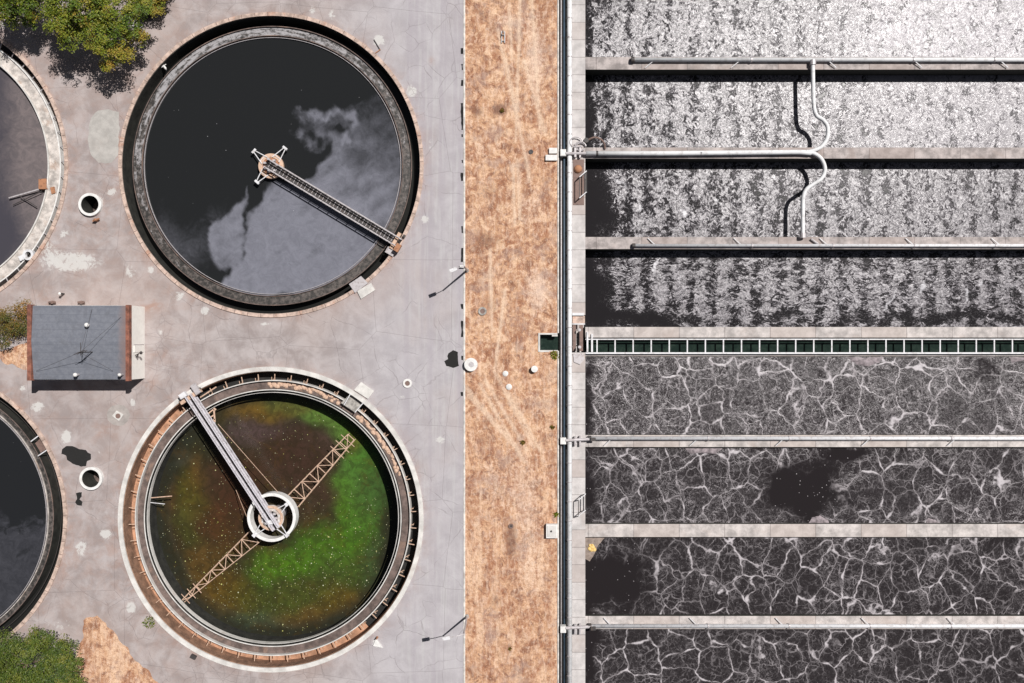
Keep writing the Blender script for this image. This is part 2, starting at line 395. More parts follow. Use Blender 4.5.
# bare earth patches in the yard
def patch_sheet(name, poly, z, mat, step=.3, nseed=0, jag=.25, attrs=('thin','bleached','track'), afn=None):
    """irregular flat sheet inside a polygon given in photo points"""
    pts = [P(a, b, 0) for a, b in poly]; out = []
    n = len(pts)
    for i in range(n):
        a, b = pts[i], pts[(i+1)%n]; m = max(1, int((b-a).length/step))
        for k in range(m):
            p = a+(b-a)*k/m; nn = vnoise(p.x, p.y, 1.3, 4, nseed+3.3)
            d = (b-a).normalized(); out.append((p.x - d.y*nn*jag, p.y + d.x*nn*jag, z))
    me = bpy.data.meshes.new(name); me.from_pydata(out, [], [tuple(range(len(out)))]); me.update()
    for at in attrs or ():
        q = me.attributes.new(at, 'FLOAT', 'POINT'); q.data.foreach_set('value', [.15 if at != 'track' else 0]*len(out))
    o = bpy.data.objects.new(name, me); COL.objects.link(o); me.materials.append(mat)
    return o
struct(patch_sheet('bare_earth', [(84,621),(90,617),(97,616),(104,620),(111,628),(117,637),(163,690),(220,770),(20,770),(62,690),(80,640)], .012, M['grass'], .3, 1, .35))
struct(patch_sheet('bare_earth', [(-14,352),(8,350),(29,340),(31,372),(20,368),(6,362),(-10,356)], .012, M['grass'], .3, 2, .35))
M['repair'] = concrete('grey_repair_concrete', (.43,.41,.385), .14, (.36,.31,.28), .3, 1.2)
M['repair2'] = concrete('dull_repair_concrete', (.37,.335,.315), .16, (.30,.25,.23), .3, 1.2)
struct(patch_sheet('repair_patch', [(95,112),(108,109),(119,112),(120,122),(119,140),(118,155),(112,163),(98,163),(91,155),(88,140),(89,124)], .006, M['repair'], .3, 5, .12, attrs=None))
struct(patch_sheet('repair_patch', [(118+12*math.cos(t*.5236), 415+11*math.sin(t*.5236)) for t in range(12)][::-1], .003, M['repair2'], .3, 6, .1, attrs=None))
# tar stains
M['tar'] = metal('dark_tar', (.014,.0135,.013), (.022,.021,.02), .5, 3, .95)
def tar(pts, seed, label):
    xs_ = [p[0] for p in pts]; 
    o = patch_sheet('tar_patch', pts, .008, M['tar'], .12, seed, .07, attrs=None)
    o['kind'] = 'structure'; return o
tar([(62,449),(66,446),(73,446),(79,449),(86,450),(88,453),(91,454),(91,459),(87,461),(86,466),(81,467),(73,464),(67,460),(66,456),(61,454)], 1, '')
for k, (a_, b_) in enumerate(((48,54),(64,70),(80,86),(103,130),(134,137),(160,163),(173,181),(226,233),(248,262),(304,309),(321,337),(356,360),(392,396))):
    tar([(460.6+(k%3)*.4,a_),(463.2,a_),(463.2,b_),(461+(k%2)*.5,b_)], 10+k, '')
tar([(76,493),(82,492),(82,497),(80,499),(83,502),(82,506),(77,505),(75,502),(77,499)], 2, '')
tar([(448,353),(453,350),(458,352),(458,358),(459,366),(453,368),(446,366),(444,361),(448,359),(447,356)], 3, '')

# ------------------------------------------------------------------ water and foam
def water_mat(name, base, scum, scumcol2, rough=.14, bumpd=.02, wave=2.0, attr='scum', specks=.0, thr=(.40,.62), namp=.9, spec=.5):
    g = G(name)
    wv = g.warp(.5, 1.4, 4); n1 = g.noise(.5, 8, .62, .8, wv); n2 = g.noise(3.5, 6, .7, .4, wv)
    s_ = g.m('ADD', g.attr(attr), g.m('MULTIPLY', g.m('SUBTRACT', n1, .5), namp))
    s_ = g.m('ADD', s_, g.m('MULTIPLY', g.m('SUBTRACT', n2, .5), .22))
    f = g.ss(s_, *thr)
    sc = g.mix(g.ss(g.noise(1.1, 7, .7, 1.0, wv), .3, .7), scum, scumcol2)
    sc = g.mix(g.m('MULTIPLY', g.ss(g.noise(9,4,.8), .5, .75), .35), sc, tuple(x*.45 for x in scum))
    col = g.mix(f, base, sc)
    if specks:
        v = g.vor(1.5, 'F1', rnd=1); sk = g.m('MULTIPLY', g.m('SUBTRACT', 1, g.ss(v, .03, .075)), g.ss(g.noise(.4,3,.6), .46, .62))
        sk = g.m('MULTIPLY', sk, g.ss(g.vor(1.5, 'F1', out=1), .5, .8))
        col = g.mix(g.m('MULTIPLY', sk, specks), col, (.6,.6,.62))
    g.bump(g.m('ADD', g.noise(wave, 4, .6), g.m('MULTIPLY', f, .5)), .2, bumpd)
    return fin_water(g, col, g.m('ADD', rough, g.m('MULTIPLY', f, .1)))

def disc_sheet(name, cx, cy, r, z, mat, attrs, afn, step=.25):
    """round water surface made of fine rings"""
    m = int(r/step); vs = [(cx, cy, z)]; fs = []; n = 160
    for j in range(1, m+1):
        rr = r*j/m
        for k in range(n): t = 2*PI*k/n; vs.append((cx+rr*math.cos(t), cy+rr*math.sin(t), z))
    for k in range(n): fs.append((0, 1+k, 1+(k+1)%n))
    for j in range(m-1):
        for k in range(n):
            a = 1+j*n; fs.append((a+k, a+n+k, a+n+(k+1)%n, a+(k+1)%n))
    me = bpy.data.meshes.new(name); me.from_pydata(vs, [], fs); me.update()
    vals = [afn(v[0], v[1], z) for v in vs]
    for i, an in enumerate(attrs):
        if isinstance(vals[0][i], tuple):
            at = me.attributes.new(an, 'FLOAT_COLOR', 'POINT'); at.data.foreach_set('color', [c for v in vals for c in (*v[i], 1)])
        else:
            at = me.attributes.new(an, 'FLOAT', 'POINT'); at.data.foreach_set('value', [v[i] for v in vals])
    o = bpy.data.objects.new(name, me); COL.objects.link(o); me.materials.append(mat)
    return struct(o)
def topx(x, y, z): k = CAMZ/(CAMZ-z)*10; return x*k+512, 341.5-y*k

def poly_sd(px, py, poly):
    """signed distance in photo points, positive inside"""
    d = 1e9; ins = False; n = len(poly)
    for i in range(n):
        a = poly[i]; b = poly[(i+1)%n]; d = min(d, segd(px, py, a, b))
        if (a[1] > py) != (b[1] > py) and px < (b[0]-a[0])*(py-a[1])/(b[1]-a[1])+a[0]: ins = not ins
    return d if ins else -d
S1 = [(310,112),(330,108),(360,100),(385,90),(400,105),(408,160),(405,210),(380,250),(350,280),(300,297),(245,300),(212,290),(228,275),(243,255),
      (242,235),(246,215),(262,200),(276,186),(296,186),(318,176),(330,158),(338,148),(330,140),(316,140),(306,128)]
S1b = [(206,228),(218,216),(236,208),(250,192),(246,200),(240,218),(243,240),(240,258),(236,270),(215,270),(206,258),(204,240)]
def scum1(x, y, z):
    px, py = topx(x, y, z); qx, qy = px, py
    px += 9*vnoise(x, y, .3, 6, 1.1); py += 9*vnoise(x, y, .3, 6, 6.2)
    cl = lambda v: max(0.0, min(1.0, v))
    a = cl(.5+poly_sd(px, py, S1)/6); b = cl(.5+poly_sd(px, py, S1b)/5)*.8
    a *= .30+.70*cl((qy-95)/120)                       # the film thins out towards the north
    a *= .75+.25*cl((385-qx)/60)
    wx = qx+16*vnoise(x, y, .45, 6, 11.1); wy = qy+16*vnoise(x, y, .45, 6, 16.2)
    sw = math.hypot((wx-333)/26, (wy-127)/17); sw2 = cl(1-abs(sw-.85)*1.3)*cl(.62+.8*vnoise(x,y,.5,5,8.8))
    v = max(a, b, sw2); v -= .55*blob(px, py, (340,128,13,5)); v = max(0, v)
    soft = .34*blob(qx, qy, (180,255,34,30))+.25*blob(qx,qy,(222,228,26,28))+.12*blob(qx,qy,(262,122,14,6))+.2*blob(qx,qy,(165,225,14,34))
    return (min(1, max(v, soft)+.30*v*vnoise(x*.55+y*.4,y*1.4-x,.6,6,3.1)+.08*v*vnoise(x,y,.15,3,5.5)),)
M['water_t1'] = water_mat('dark_water_with_grey_scum', (.0155,.0165,.0175), (.192,.196,.232), (.148,.151,.180), .2, .01, 1.5, specks=.6, namp=.45, thr=(.12,.98))
M['water_t3'] = water_mat('brown_grey_water', (.055,.052,.064), (.185,.155,.155), (.120,.105,.108), .25, .02, 2.0, namp=.6, thr=(.15,.95))
M['water_t4'] = water_mat('black_water_with_thin_scum', (.016,.017,.019), (.050,.051,.060), (.030,.031,.037), .2, .01, 1.5, specks=.9, namp=.9)
M['black_water'] = water_mat('black_channel_water', (.017,.017,.016), (.03,.03,.03), (.03,.03,.03), .15, .01, 1.0, attr='none')
# foam lying in a trough: streaks that follow the trough round
def streak_mat(name, cx, cy, lo, hi, dark=(.03,.028,.026), foam=(.34,.33,.34), thr=(.51,.64)):
    g = G(name); d = g.vm('SUBTRACT', g.pos, (cx, cy, 0)); ln = g.n('ShaderNodeVectorMath', operation='LENGTH')
    sp = g.n('ShaderNodeSeparateXYZ'); g.set(sp.inputs[0], d)
    r = g.m('SQRT', g.m('ADD', g.m('POWER', sp.outputs[0], 2), g.m('POWER', sp.outputs[1], 2)))
    a = g.m('ARCTAN2', sp.outputs[1], sp.outputs[0])
    cv = g.n('ShaderNodeCombineXYZ'); g.set(cv.inputs[0], g.m('MULTIPLY', r, 1.0)); g.set(cv.inputs[1], g.m('MULTIPLY', g.m('ABSOLUTE', a), 3.2)); g.set(cv.inputs[2], g.ss(sp.outputs[1], -1, 1))
    n = g.noise(3.0, 6, .7, .6, cv.outputs[0]); n2 = g.noise(2.6, 5, .75)
    # more foam towards the north-west of the trough
    side = g.attr('froth')
    v = g.m('ADD', g.m('ADD', g.m('MULTIPLY', n, .65), g.m('MULTIPLY', n2, .35)), side)
    f = g.ss(v, *thr)
    col = g.mix(f, g.mix(g.ss(n2, .4, .65), dark, (.13,.11,.10)), foam)
    g.bump(n, .4, .05)
    return g.fin(col, .5)

def ring_attr(ob, name, fn):
    me = ob.data; at = me.attributes.new(name, 'FLOAT', 'POINT')
    at.data.foreach_set('value', [fn(v.co.x, v.co.y) for v in me.vertices])

def tank(key, label, style, group='round settling tanks'):
    cpx, cpy = TANKS[key]; cx, cy = X(cpx), Y(cpy)
    t = thing('settling_tank', label, 'settling tank', (cx, cy, 0), group)
    if style == 'full':
        MB().ring(cx, cy, 14.88, R_OUT, -4, .12, 240).build('outer_wall', M['rim_pink'], t)
        MB().ring(cx, cy, 14.84, 14.88, -4, .02, 240).build('wall_lining', M['wall_dark'], t)
        MB().ring(cx, cy, 13.96 if key == 'T1' else 13.60, 14.04 if key == 'T1' else 13.68, -3, -.37).build('launder_wall', M['wall_dark'], t)
        MB().ring(cx, cy, 13.96 if key == 'T1' else 13.60, 14.04 if key == 'T1' else 13.68, -.37, -.33).build('weir_lip', M['launder_brown'], t)
        MB().ring(cx, cy, 13.06, 13.13, -3, -.36).build('launder_wall', M['launder_pale' if key == 'T4' else 'launder_brown'], t)
        MB().ring(cx, cy, 12.88, 12.92, -1.1, -.40).build('scum_baffle', M['galv'], t)
        n = MB().ring(cx, cy, 14.13, 14.17, -.9, -.84) if key == 'T4' else None
        if n: n.build('pipe_hoop', M['dark_metal'], t)
        MB().ring(cx, cy, 0.01, 14.9, -4.2, -4.0).build('tank_floor', M['wall_dark'], t)
        for k in range(72):
            a = 2*PI*k/72+.02; c, s_ = math.cos(a), math.sin(a)
            MB().bar((cx+14.9*c, cy+14.9*s_, .125), (cx+15.24*c, cy+15.24*s_, .125), .045, .02).build('joint_strip', M['brown_plate'], t)
    elif style == 'empty':
        MB().ring(cx, cy, 14.82, R_OUT+.02, -4.2, .12, 240).build('outer_wall', M['rim_white'], t)
        MB().ring(cx, cy, 14.76, 14.82, -1.70, -.02, 240).build('wall_lining', M['lining_brown'], t)
        MB().ring(cx, cy, 13.91, 14.75, -1.69, -1.60, 160, math.radians(-50), math.radians(131)).build('shade_sheet', M['sludge'], t)  # black arc sheet standing in for the outer wall's cast shade
        MB().ring(cx, cy, 13.80, 14.84, -1.9, -1.7).build('channel_floor', M['channel_floor'], t)
        MB().ring(cx, cy, 13.80, 13.90, -1.7, -.6).build('launder_wall', M['rim_white'], t)
        MB().ring(cx, cy, 12.99, 13.80, -1.3, -1.0).build('launder_floor', M['launder_brown'], t)
        MB().ring(cx, cy, 12.87, 12.99, -4.2, -.6).build('launder_wall', M['wall_dark'], t)
        MB().ring(cx, cy, 12.88, 12.98, -.6, -.56).build('weir_lip', M['rim_white'], t)
        MB().ring(cx, cy, 12.64, 12.68, -1.1, -.56).build('scum_baffle', M['rim_white'], t)
    elif style == 'pale':
        MB().ring(cx, cy, 14.88, R_OUT, -4, .12, 240).build('outer_wall', M['rim_pink'], t)
        MB().ring(cx, cy, 14.13, 14.24, -2.4, -.45).build('launder_wall', M['white_concrete'], t)
        MB().ring(cx, cy, 13.02, 14.13, -1.0, -.62).build('launder_floor', M['launder_pale'], t)
        MB().ring(cx, cy, 12.90, 13.02, -2.4, -.45).build('launder_wall', M['rim_white'], t)
        MB().ring(cx, cy, 0.01, 14.9, -2.6, -2.4).build('tank_floor', M['wall_dark'], t)
        for k in range(72):
            a = 2*PI*k/72+.02; c, s_ = math.cos(a), math.sin(a)
            MB().bar((cx+14.9*c, cy+14.9*s_, .125), (cx+15.24*c, cy+15.24*s_, .125), .045, .02).build('joint_strip', M['brown_plate'], t)
    return t, cx, cy

t1, c1x, c1y = tank('T1', 'full round tank of black water with grey scum and foamy trough, by the drive', 'full')
t2, c2x, c2y = tank('T2', 'round tank of green algae water with dry orange outer channel and white rim', 'empty')
t3, c3x, c3y = tank('T3', 'round tank with wide cream trough and brown grey water beneath the big tree', 'pale')
t4, c4x, c4y = tank('T4', 'round tank of black water with thin white inner hoop, left of the algae tank', 'full')

disc_sheet('water', c1x, c1y, 13.06, -.55, M['water_t1'], ('scum',), scum1, .16)
struct(MB().annulus(c1x, c1y, 13.98, 14.9, -1.6).build('water', M['black_water']))
fo = struct(MB().annulus(c1x, c1y, 13.1, 14.0, -.5, 220, 4).build('water', streak_mat('foamy_trough_water_upper', c1x, c1y, 12.8, 13.8)))
ring_attr(fo, 'froth', lambda x, y: .10*math.cos(math.atan2(y-c1y, x-c1x)-math.radians(112))-.005)
def scum3(x, y, z):
    px, py = topx(x, y, z); return (.2+.75*max(0, min(1, (px+10)/40))-.5*blob(px,py,(5,235,30,30)),)
disc_sheet('water', c3x, c3y, 12.9, -.95, M['water_t3'], ('scum',), scum3, .4)
struct(MB().annulus(c3x, c3y, 14.24, 14.9, -1.6).build('water', M['black_water']))
def scum4(x, y, z):
    px, py = topx(x, y, z); return (.05+.6*max(0, min(1, (py-490)/50)),)
disc_sheet('water', c4x, c4y, 13.06, -.55, M['water_t4'], ('scum',), scum4, .4)
struct(MB().annulus(c4x, c4y, 13.63, 14.9, -1.6).build('water', M['black_water']))
fo = struct(MB().annulus(c4x, c4y, 13.1, 13.64, -.5, 220, 4).build('water', streak_mat('foamy_trough_water_lower', c4x, c4y, 12.8, 13.8, foam=(.16,.145,.14))))
ring_attr(fo, 'froth', lambda x, y: -.03)

# algae water of the lower tank: colour follows the weed itself
AL = [(345,425,12,14,(.08,.33,.035),1.5),(357,455,14,22,(.055,.30,.03),1.7),(368,480,14,30,(.03,.17,.03),1.2),(358,510,14,26,(.06,.30,.02),1.4),(345,535,18,18,(.055,.30,.012),1.3),(300,408,34,6,(.11,.22,.04),1.0),(255,399,40,6,(.02,.05,.035),.9),(305,470,30,26,(.030,.022,.020),1.3),(195,500,12,36,(.075,.115,.012),1.0),(185,530,14,20,(.045,.085,.012),.8),  # px, py, rx, ry, colour, strength
 (300,400,60,12,(.07,.17,.035),.8),(255,412,50,9,(.17,.15,.02),.9),(325,415,22,10,(.10,.34,.05),1.2),(338,430,14,14,(.09,.30,.05),1.0),
 (352,470,16,26,(.07,.26,.05),.9),(362,500,16,30,(.05,.21,.035),1.0),(348,478,10,12,(.07,.36,.02),1.2),(345,500,16,16,(.07,.34,.015),1.2),
 (325,545,26,20,(.05,.26,.012),1.3),(290,562,30,14,(.06,.29,.01),1.4),(262,560,16,14,(.06,.25,.012),1.1),(350,440,8,12,(.20,.17,.03),.9),
 (340,560,30,30,(.05,.17,.02),.9),(300,595,50,22,(.05,.125,.015),1.0),(240,590,26,20,(.06,.12,.012),.9),(255,615,40,12,(.04,.13,.06),.8),(340,600,30,18,(.14,.115,.012),.8),
 (300,615,40,10,(.14,.10,.02),.7),(220,590,30,26,(.12,.095,.012),.9),(200,560,20,20,(.12,.10,.02),.7),(215,520,20,34,(.075,.04,.015),.9),(190,515,14,20,(.05,.10,.03),.6),
 (172,540,10,26,(.03,.028,.012),.7),(200,470,10,24,(.13,.10,.02),.7),(185,455,16,12,(.05,.08,.05),.7),(180,500,12,20,(.10,.07,.02),.6),(235,470,30,22,(.055,.032,.022),.9),(290,460,42,36,(.037,.026,.022),1.4),
 (262,430,38,12,(.085,.085,.085),1.0),(320,450,16,18,(.075,.075,.065),.8),(240,500,24,30,(.05,.022,.016),1.1),(325,492,24,18,(.05,.04,.03),.9),(305,520,26,20,(.035,.03,.02),.9),(250,545,20,10,(.07,.045,.02),.8),
 (372,560,10,30,(.04,.15,.04),.8),(160,480,8,30,(.025,.03,.03),.6),(370,470,10,30,(.04,.12,.03),.5)]
def algae(x, y, z):
    px, py = topx(x, y, z)
    px += 13*vnoise(x, y, .2, 6, 5.1); py += 13*vnoise(x, y, .2, 6, 9.7)
    wsum = .35; c = [.024*.35, .026*.35, .014*.35]
    for (ax, ay, rx, ry, cc, s_) in AL:
        wt = s_*math.exp(-((px-ax)/rx)**2-((py-ay)/ry)**2); wt = wt*wt*1.6
        wsum += wt
        for i in range(3): c[i] += (cc[i]*(.82,.52,.62)[i]+(.020,.013,.005)[i])*wt
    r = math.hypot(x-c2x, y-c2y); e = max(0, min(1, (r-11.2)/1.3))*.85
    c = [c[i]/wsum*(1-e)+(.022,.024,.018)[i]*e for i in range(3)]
    south = max(0, min(1, (py-470)/90))
    return (tuple(c), south*(1-e)+.12)
g = G('algae_green_water'); ac = g.attr('weed', 0)
n1 = g.noise(1.2, 8, .7, .8); n2 = g.noise(6, 5, .8)
col = g.mix(g.ss(n1, .35, .70, 0, .75), ac, (.020,.016,.008)); col = g.mix(g.m('MULTIPLY', g.ss(n1, .55, .75), .25), col, g.vm('SCALE', ac, 1.9))
col = g.mix(g.m('MULTIPLY', g.ss(n2, .5, .7), .45), col, g.vm('SCALE', ac, .45))
for scl, thr, amt in ((1.3, .10, .95), (2.4, .13, .8), (.8, .075, .95), (4.5, .19, .5)):
    v = g.vor(scl, 'F1'); rc = g.n('ShaderNodeSeparateColor'); g.set(rc.inputs[0], g.vor(scl, 'F1', out=1))
    sk = g.m('MULTIPLY', g.m('SUBTRACT', 1, g.ss(v, thr*.6, thr)), g.m('GREATER_THAN', g.m('ADD', rc.outputs[0], g.m('MULTIPLY', g.attr('floc'), .6)), .92))
    col = g.mix(g.m('MULTIPLY', sk, amt), col, g.mix(rc.outputs[1], (.55,.56,.42), (.42,.42,.10)))
rb = g.m('MULTIPLY', g.ss(g.noise(.35, 6, .7, .8), .50, .66), .30); col = g.mix(g.m('MULTIPLY', rb, g.ss(n2, .3, .6)), col, (.085,.045,.010))
g.bump(n1, .15, .02)
M['algae'] = fin_water(g, col, .2)
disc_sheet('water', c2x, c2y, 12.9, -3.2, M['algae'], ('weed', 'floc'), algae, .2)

# ------------------------------------------------------------------ tank fittings
def pol(cx, cy, r, a, z=0): return Vector((cx+r*math.cos(a), cy+r*math.sin(a), z))
NB = 54
for k in range(NB):     # brackets across the dry channel of the algae tank
    a = 2*PI*k/NB + .045; b = MB()
    if abs(((math.degrees(a)-123+180) % 360)-180) < 3 or abs(((math.degrees(a)-55+180) % 360)-180) < 4: continue
    b.bar(pol(c2x,c2y,13.9,a,-.66), pol(c2x,c2y,14.55,a,-.66), .07, .09)
    b.bar(pol(c2x,c2y,13.9,a+.012,-.7), pol(c2x,c2y,14.2,a+.02,-1.6), .07, .07)
    b.bar(pol(c2x,c2y,13.9,a+.022,-.66), pol(c2x,c2y,14.2,a+.022,-.66), .05, .07)
    b.build('bracket', M['tan_metal'], t2)
for k in range(60):
    a = 2*PI*k/60 + .03
    if -1.5 < ((a+PI) % (2*PI))-PI < 1.5:
        MB().bar(pol(c3x,c3y,14.24,a,-.5), pol(c3x,c3y,14.88,a,-.3), .08, .08).build('bracket', M['galv'], t3)
# sludge lumps lying in the dry trough
for seg, (a0, a1) in enumerate(((92,60),(50,18))):
    lm = MB(); rr = random.Random(seg)
    for i in range(44):
        a = math.radians(a0+(a1-a0)*i/44); p = pol(c2x, c2y, 13.38+rr.uniform(-.25,.2), a, -1.0)
        lm.dome(p.x, p.y, rr.uniform(.1,.27), -1.0, rr.uniform(.06,.16), 7, 2)
    tag(lm.build('sludge_heap', M['tan_metal']), ('tan crust of dried sludge in trough at the top of the algae tank', 'tan crust of dried sludge in trough right of the white walkway plate')[seg], 'sludge', 'sludge crusts')

def truss_bridge(name, label, a, b, w, zt, zb, mr, mfloor, nb, mlat):
    a = Vector(a); b = Vector(b); d = (b-a).normalized(); r = Vector((-d.y, d.x, 0)); L = (b-a).length
    t = thing(name, label, 'scraper bridge', (a.x, a.y, zb), 'rotating bridges over the round tanks')
    up = Vector((0,0,1))
    MB().bar(a+up*(zb+.02), b+up*(zb+.02), w-.22, .06).build('deck', mfloor, t)
    gr = MB()
    for i in range(int(L/.42)):
        p = a+d*(i*.42+.2)+up*(zb+.075); gr.bar(p-r*(w/2-.14), p+r*(w/2-.14), .05, .03)
    gr.build('deck_grating', mlat, t)
    for s in (-1, 1):
        o = r*s*w/2
        rail = MB().bar(a+o+up*zt, b+o+up*zt, .10, .08).bar(a+o+up*(zt+zb)/2, b+o+up*(zt+zb)/2, .05, .05)
        for i in range(nb+1):
            p = a+d*(L*i/nb)+o; rail.bar(p+up*zb, p+up*zt, .06, .06)
        rail.build('handrail', mr, t)
        gd = MB().bar(a+o*1.02+up*(zb-.0), b+o*1.02+up*(zb-.0), .13, .24)
        for i in range(nb):
            p = a+d*(L*i/nb)+o*1.0; q = a+d*(L*(i+1)/nb)+o*1.0
            gd.bar(p+up*(zb-.1), q+up*(zb-.55), .05, .05); gd.bar(p+up*(zb-.55), q+up*(zb-.1), .05, .05)
        gd.bar(a+o+up*(zb-.58), b+o+up*(zb-.58), .08, .08)
        gd.build('girder', mr, t)
    return t, d, r, a, b
# upper tank bridge
A = P(268,164,.2); B = P(400,243.5,.2); A.z = B.z = 0
br, d, r, A, B = truss_bridge('scraper_bridge', 'long narrow white railed bridge over the black tank with grey scum', A, B, .84, .9, .2, M['galv'], M['dark_metal'], 14, M['galv'])
MB().bar(B-r*.9+Vector((0,0,.3))-d*.5, B+r*.9+Vector((0,0,.3))-d*.5, .35, .3).build('end_carriage', M['tan_metal'], br)
MB().bar(B-r*.9+Vector((0,0,.7))+d*.1, B-r*.1+Vector((0,0,.7))+d*.1, .5, .5).build('motor', M['rust'], br)
MB().bar(B-r*1.5+Vector((0,0,.25))-d*.4, B-r*.8+Vector((0,0,.25))-d*.4, .9, .08).build('end_platform', M['galv'], br)
for s in (-.8, .8):
    MB().tube([B+r*s-d*.12+Vector((0,0,.3)), B+r*s+d*.1+Vector((0,0,.3))], .18, 12).build('wheel', M['dark_metal'], br)
cc = P(271,166,0)
ct = thing('centre_column', 'small rusty round centre drive with three white tipped arms in the black tank', 'centre column', (cc.x, cc.y, -1.2), 'centre drives of the round tanks')
MB().cyl(cc.x, cc.y, .55, -3, .02, 24).build('column', M['dark_metal'], ct)
MB().ring(cc.x, cc.y, .85, 1.25, -.3, .05, 40).build('drum', M['tan_metal'], ct)
MB().ring(cc.x, cc.y, .1, .85, -.1, -.02, 40).build('drum_plate', M['rust'], ct)
gm = MB()
for k in range(7):
    a = k*.9; gm.box(cc.x+.62*math.cos(a)-.12, cc.x+.62*math.cos(a)+.12, cc.y+.62*math.sin(a)-.1, cc.y+.62*math.sin(a)+.1, -.02, .3+.1*(k%3))
gm.build('gear_box', M['galv'], ct)
for (ex, ey) in ((254,151),(285,148),(257,182)):
    e = P(ex, ey, .1); v = (e-cc); v.z = 0; v.normalize(); n_ = Vector((-v.y, v.x, 0))
    am = MB()
    for s in (-1, 1): am.bar(cc+v*.8+n_*.42*s+Vector((0,0,.1)), e+n_*.08*s, .08, .08)
    am.bar(cc+v*1.1-n_*.36+Vector((0,0,.08)), cc+v*1.1+n_*.36+Vector((0,0,.08)), .06, .06)
    ao = am.build('arm', M['white_metal'], ct)
    MB().bar(e-n_*.26-Vector((0,0,.05)), e+n_*.26-Vector((0,0,.05)), .22, .22).build('arm_tip', M['white_metal'], ao)
# lower tank bridge
A = P(277,528,.3); B = P(190,395,.3); A.z = B.z = 0
br, d, r, A, B = truss_bridge('scraper_bridge', 'bright steel railed bridge over the green algae tank', A, B, .56, .95, .3, M['bridge_paint'], M['dark_metal'], 16, M['galv'])
MB().bar(B-r*1.2+Vector((0,0,.3))-d*.2, B+r*1.2+Vector((0,0,.3))-d*.2, .4, .35).build('end_carriage', M['tan_metal'], br)
MB().bar(B+r*.05+Vector((0,0,.75))+d*.25, B+r*.75+Vector((0,0,.75))+d*.25, .5, .5).build('motor', M['white_metal'], br)
MB().bar(B-r*.9+Vector((0,0,.5))-d*.4, B-r*.9+Vector((0,0,.5))+d*.7, .55, .35).build('gear_box', M['galv'], br)
MB().bar(B-r*2.6+Vector((0,0,.2))-d*.75, B-r*.7+Vector((0,0,.2))-d*.75, .12, .12).build('drive_arm', M['tan_metal'], br)
for s in (-1.1, 1.1):
    MB().tube([B+r*s-d*.12+Vector((0,0,.3)), B+r*s+d*.1+Vector((0,0,.3))], .18, 12).build('wheel', M['dark_metal'], br)
sk = thing('scum_skimmer', 'small bleached steel skimmer frame hanging beside the algae tank bridge', 'skimmer', P(213,413,-.8))
s_ = MB()
for (a_, b_) in (((203,418),(214,409)),((214,409),(215,422)),((203,418),(210,427)),((205,421),(214,415)),((208,424),(215,419)),((214,408),(216,410)),((206,415),(212,424))):
    s_.bar(P(*a_, -.5), P(*b_, -.5), .13, .13)
s_.build('frame', M['tan_metal'], sk)
MB().bar(P(214.5,420,-.5), P(215.5,430,-.6), .09, .09).bar(P(209,426,-.5), P(215,430,-.6), .07, .07).build('arm', M['white_metal'], sk)
# centre ring
cc = P(271.5,517.5,-.1)
ct = thing('centre_column', 'white hoop round a pale centre drive in the green algae tank', 'centre column', (cc.x, cc.y, -3.6), 'centre drives of the round tanks')
MB().cyl(cc.x, cc.y, .7, -4.5, .1, 32).build('column', M['galv'], ct)
MB().ring(cc.x, cc.y, 2.14, 2.44, -1.2, -.1, 64).build('stilling_ring', M['white_concrete'], ct)
MB().ring(cc.x, cc.y, .25, 1.28, -.1, .1, 40).build('drive_plate', M['launder_pale'], ct)
MB().ring(cc.x, cc.y, 1.0, 1.22, .1, .22, 40).build('gear_ring', M['tan_metal'], ct)
gm = MB()
for k in range(8):
    a = k*.8; gm.box(cc.x+.62*math.cos(a)-.14, cc.x+.62*math.cos(a)+.12, cc.y+.62*math.sin(a)-.1, cc.y+.62*math.sin(a)+.13, .1, .3+.12*(k%3))
gm.build('gear_box', M['galv'], ct)
MB().box(cc.x-.35,cc.x+.35,cc.y-.5,cc.y-.1,.1,.75).build('motor', M['white_metal'], ct)
for (ex, ey) in ((286.5,504.5),(287,535.5),(254,535.5)):
    e = P(ex, ey, .15); v = (e-cc); v.z = 0; v.normalize(); n_ = Vector((-v.y, v.x, 0)); am = MB()
    for s in (-1, 1): am.bar(cc+v*.7+n_*.4*s+Vector((0,0,.25)), e+n_*.06*s, .08, .08)
    ao = am.build('arm', M['white_metal'], ct)
    MB().bar(e-n_*.18-Vector((0,0,.05)), e+n_*.18-Vector((0,0,.05)), .3, .2).build('arm_tip', M['white_metal'], ao)
# rake arms of the lower tank: open lattice tapering outwards
def rake(label, p0, p1, w0, w1, z, n):
    a = P(*p0, z); b = P(*p1, z); d = (b-a).normalized(); r = Vector((-d.y, d.x, 0)); L = (b-a).length
    t = thing('rake_arm', label, 'rake arm', a, 'lattice rake arms in the algae tank')
    pts = [[a+d*(L*i/n)+r*s*(w0+(w1-w0)*i/n)/2 for i in range(n+1)] for s in (-1, 1)]
    for s in (0, 1):
        for dz, th in ((0, .085), (.8, .07)):
            MB().tube([q-Vector((0,0,dz)) for q in pts[s]], th*.55, 6).build('chord', M['tan_metal'], t)
    l = MB()
    for i in range(n+1): l.bar(pts[0][i], pts[1][i], .07, .07)
    for i in range(n):
        u, v = (pts[0][i], pts[1][i+1]) if i % 2 else (pts[1][i], pts[0][i+1]); l.bar(u, v, .06, .06)
        for s in (0, 1): l.bar(pts[s][i], pts[s][i]-Vector((0,0,.8)), .05, .05)
    l.build('lattice', M['tan_metal'], t)
    f = MB()
    for i in range(3):
        p = b-d*(.5+i*.8); f.bar(p-r*(w1/2+.5), p+r*(w1/2+.5), .06, .05)
    f.build('scraper_blade', M['tan_metal'], t)
    return t
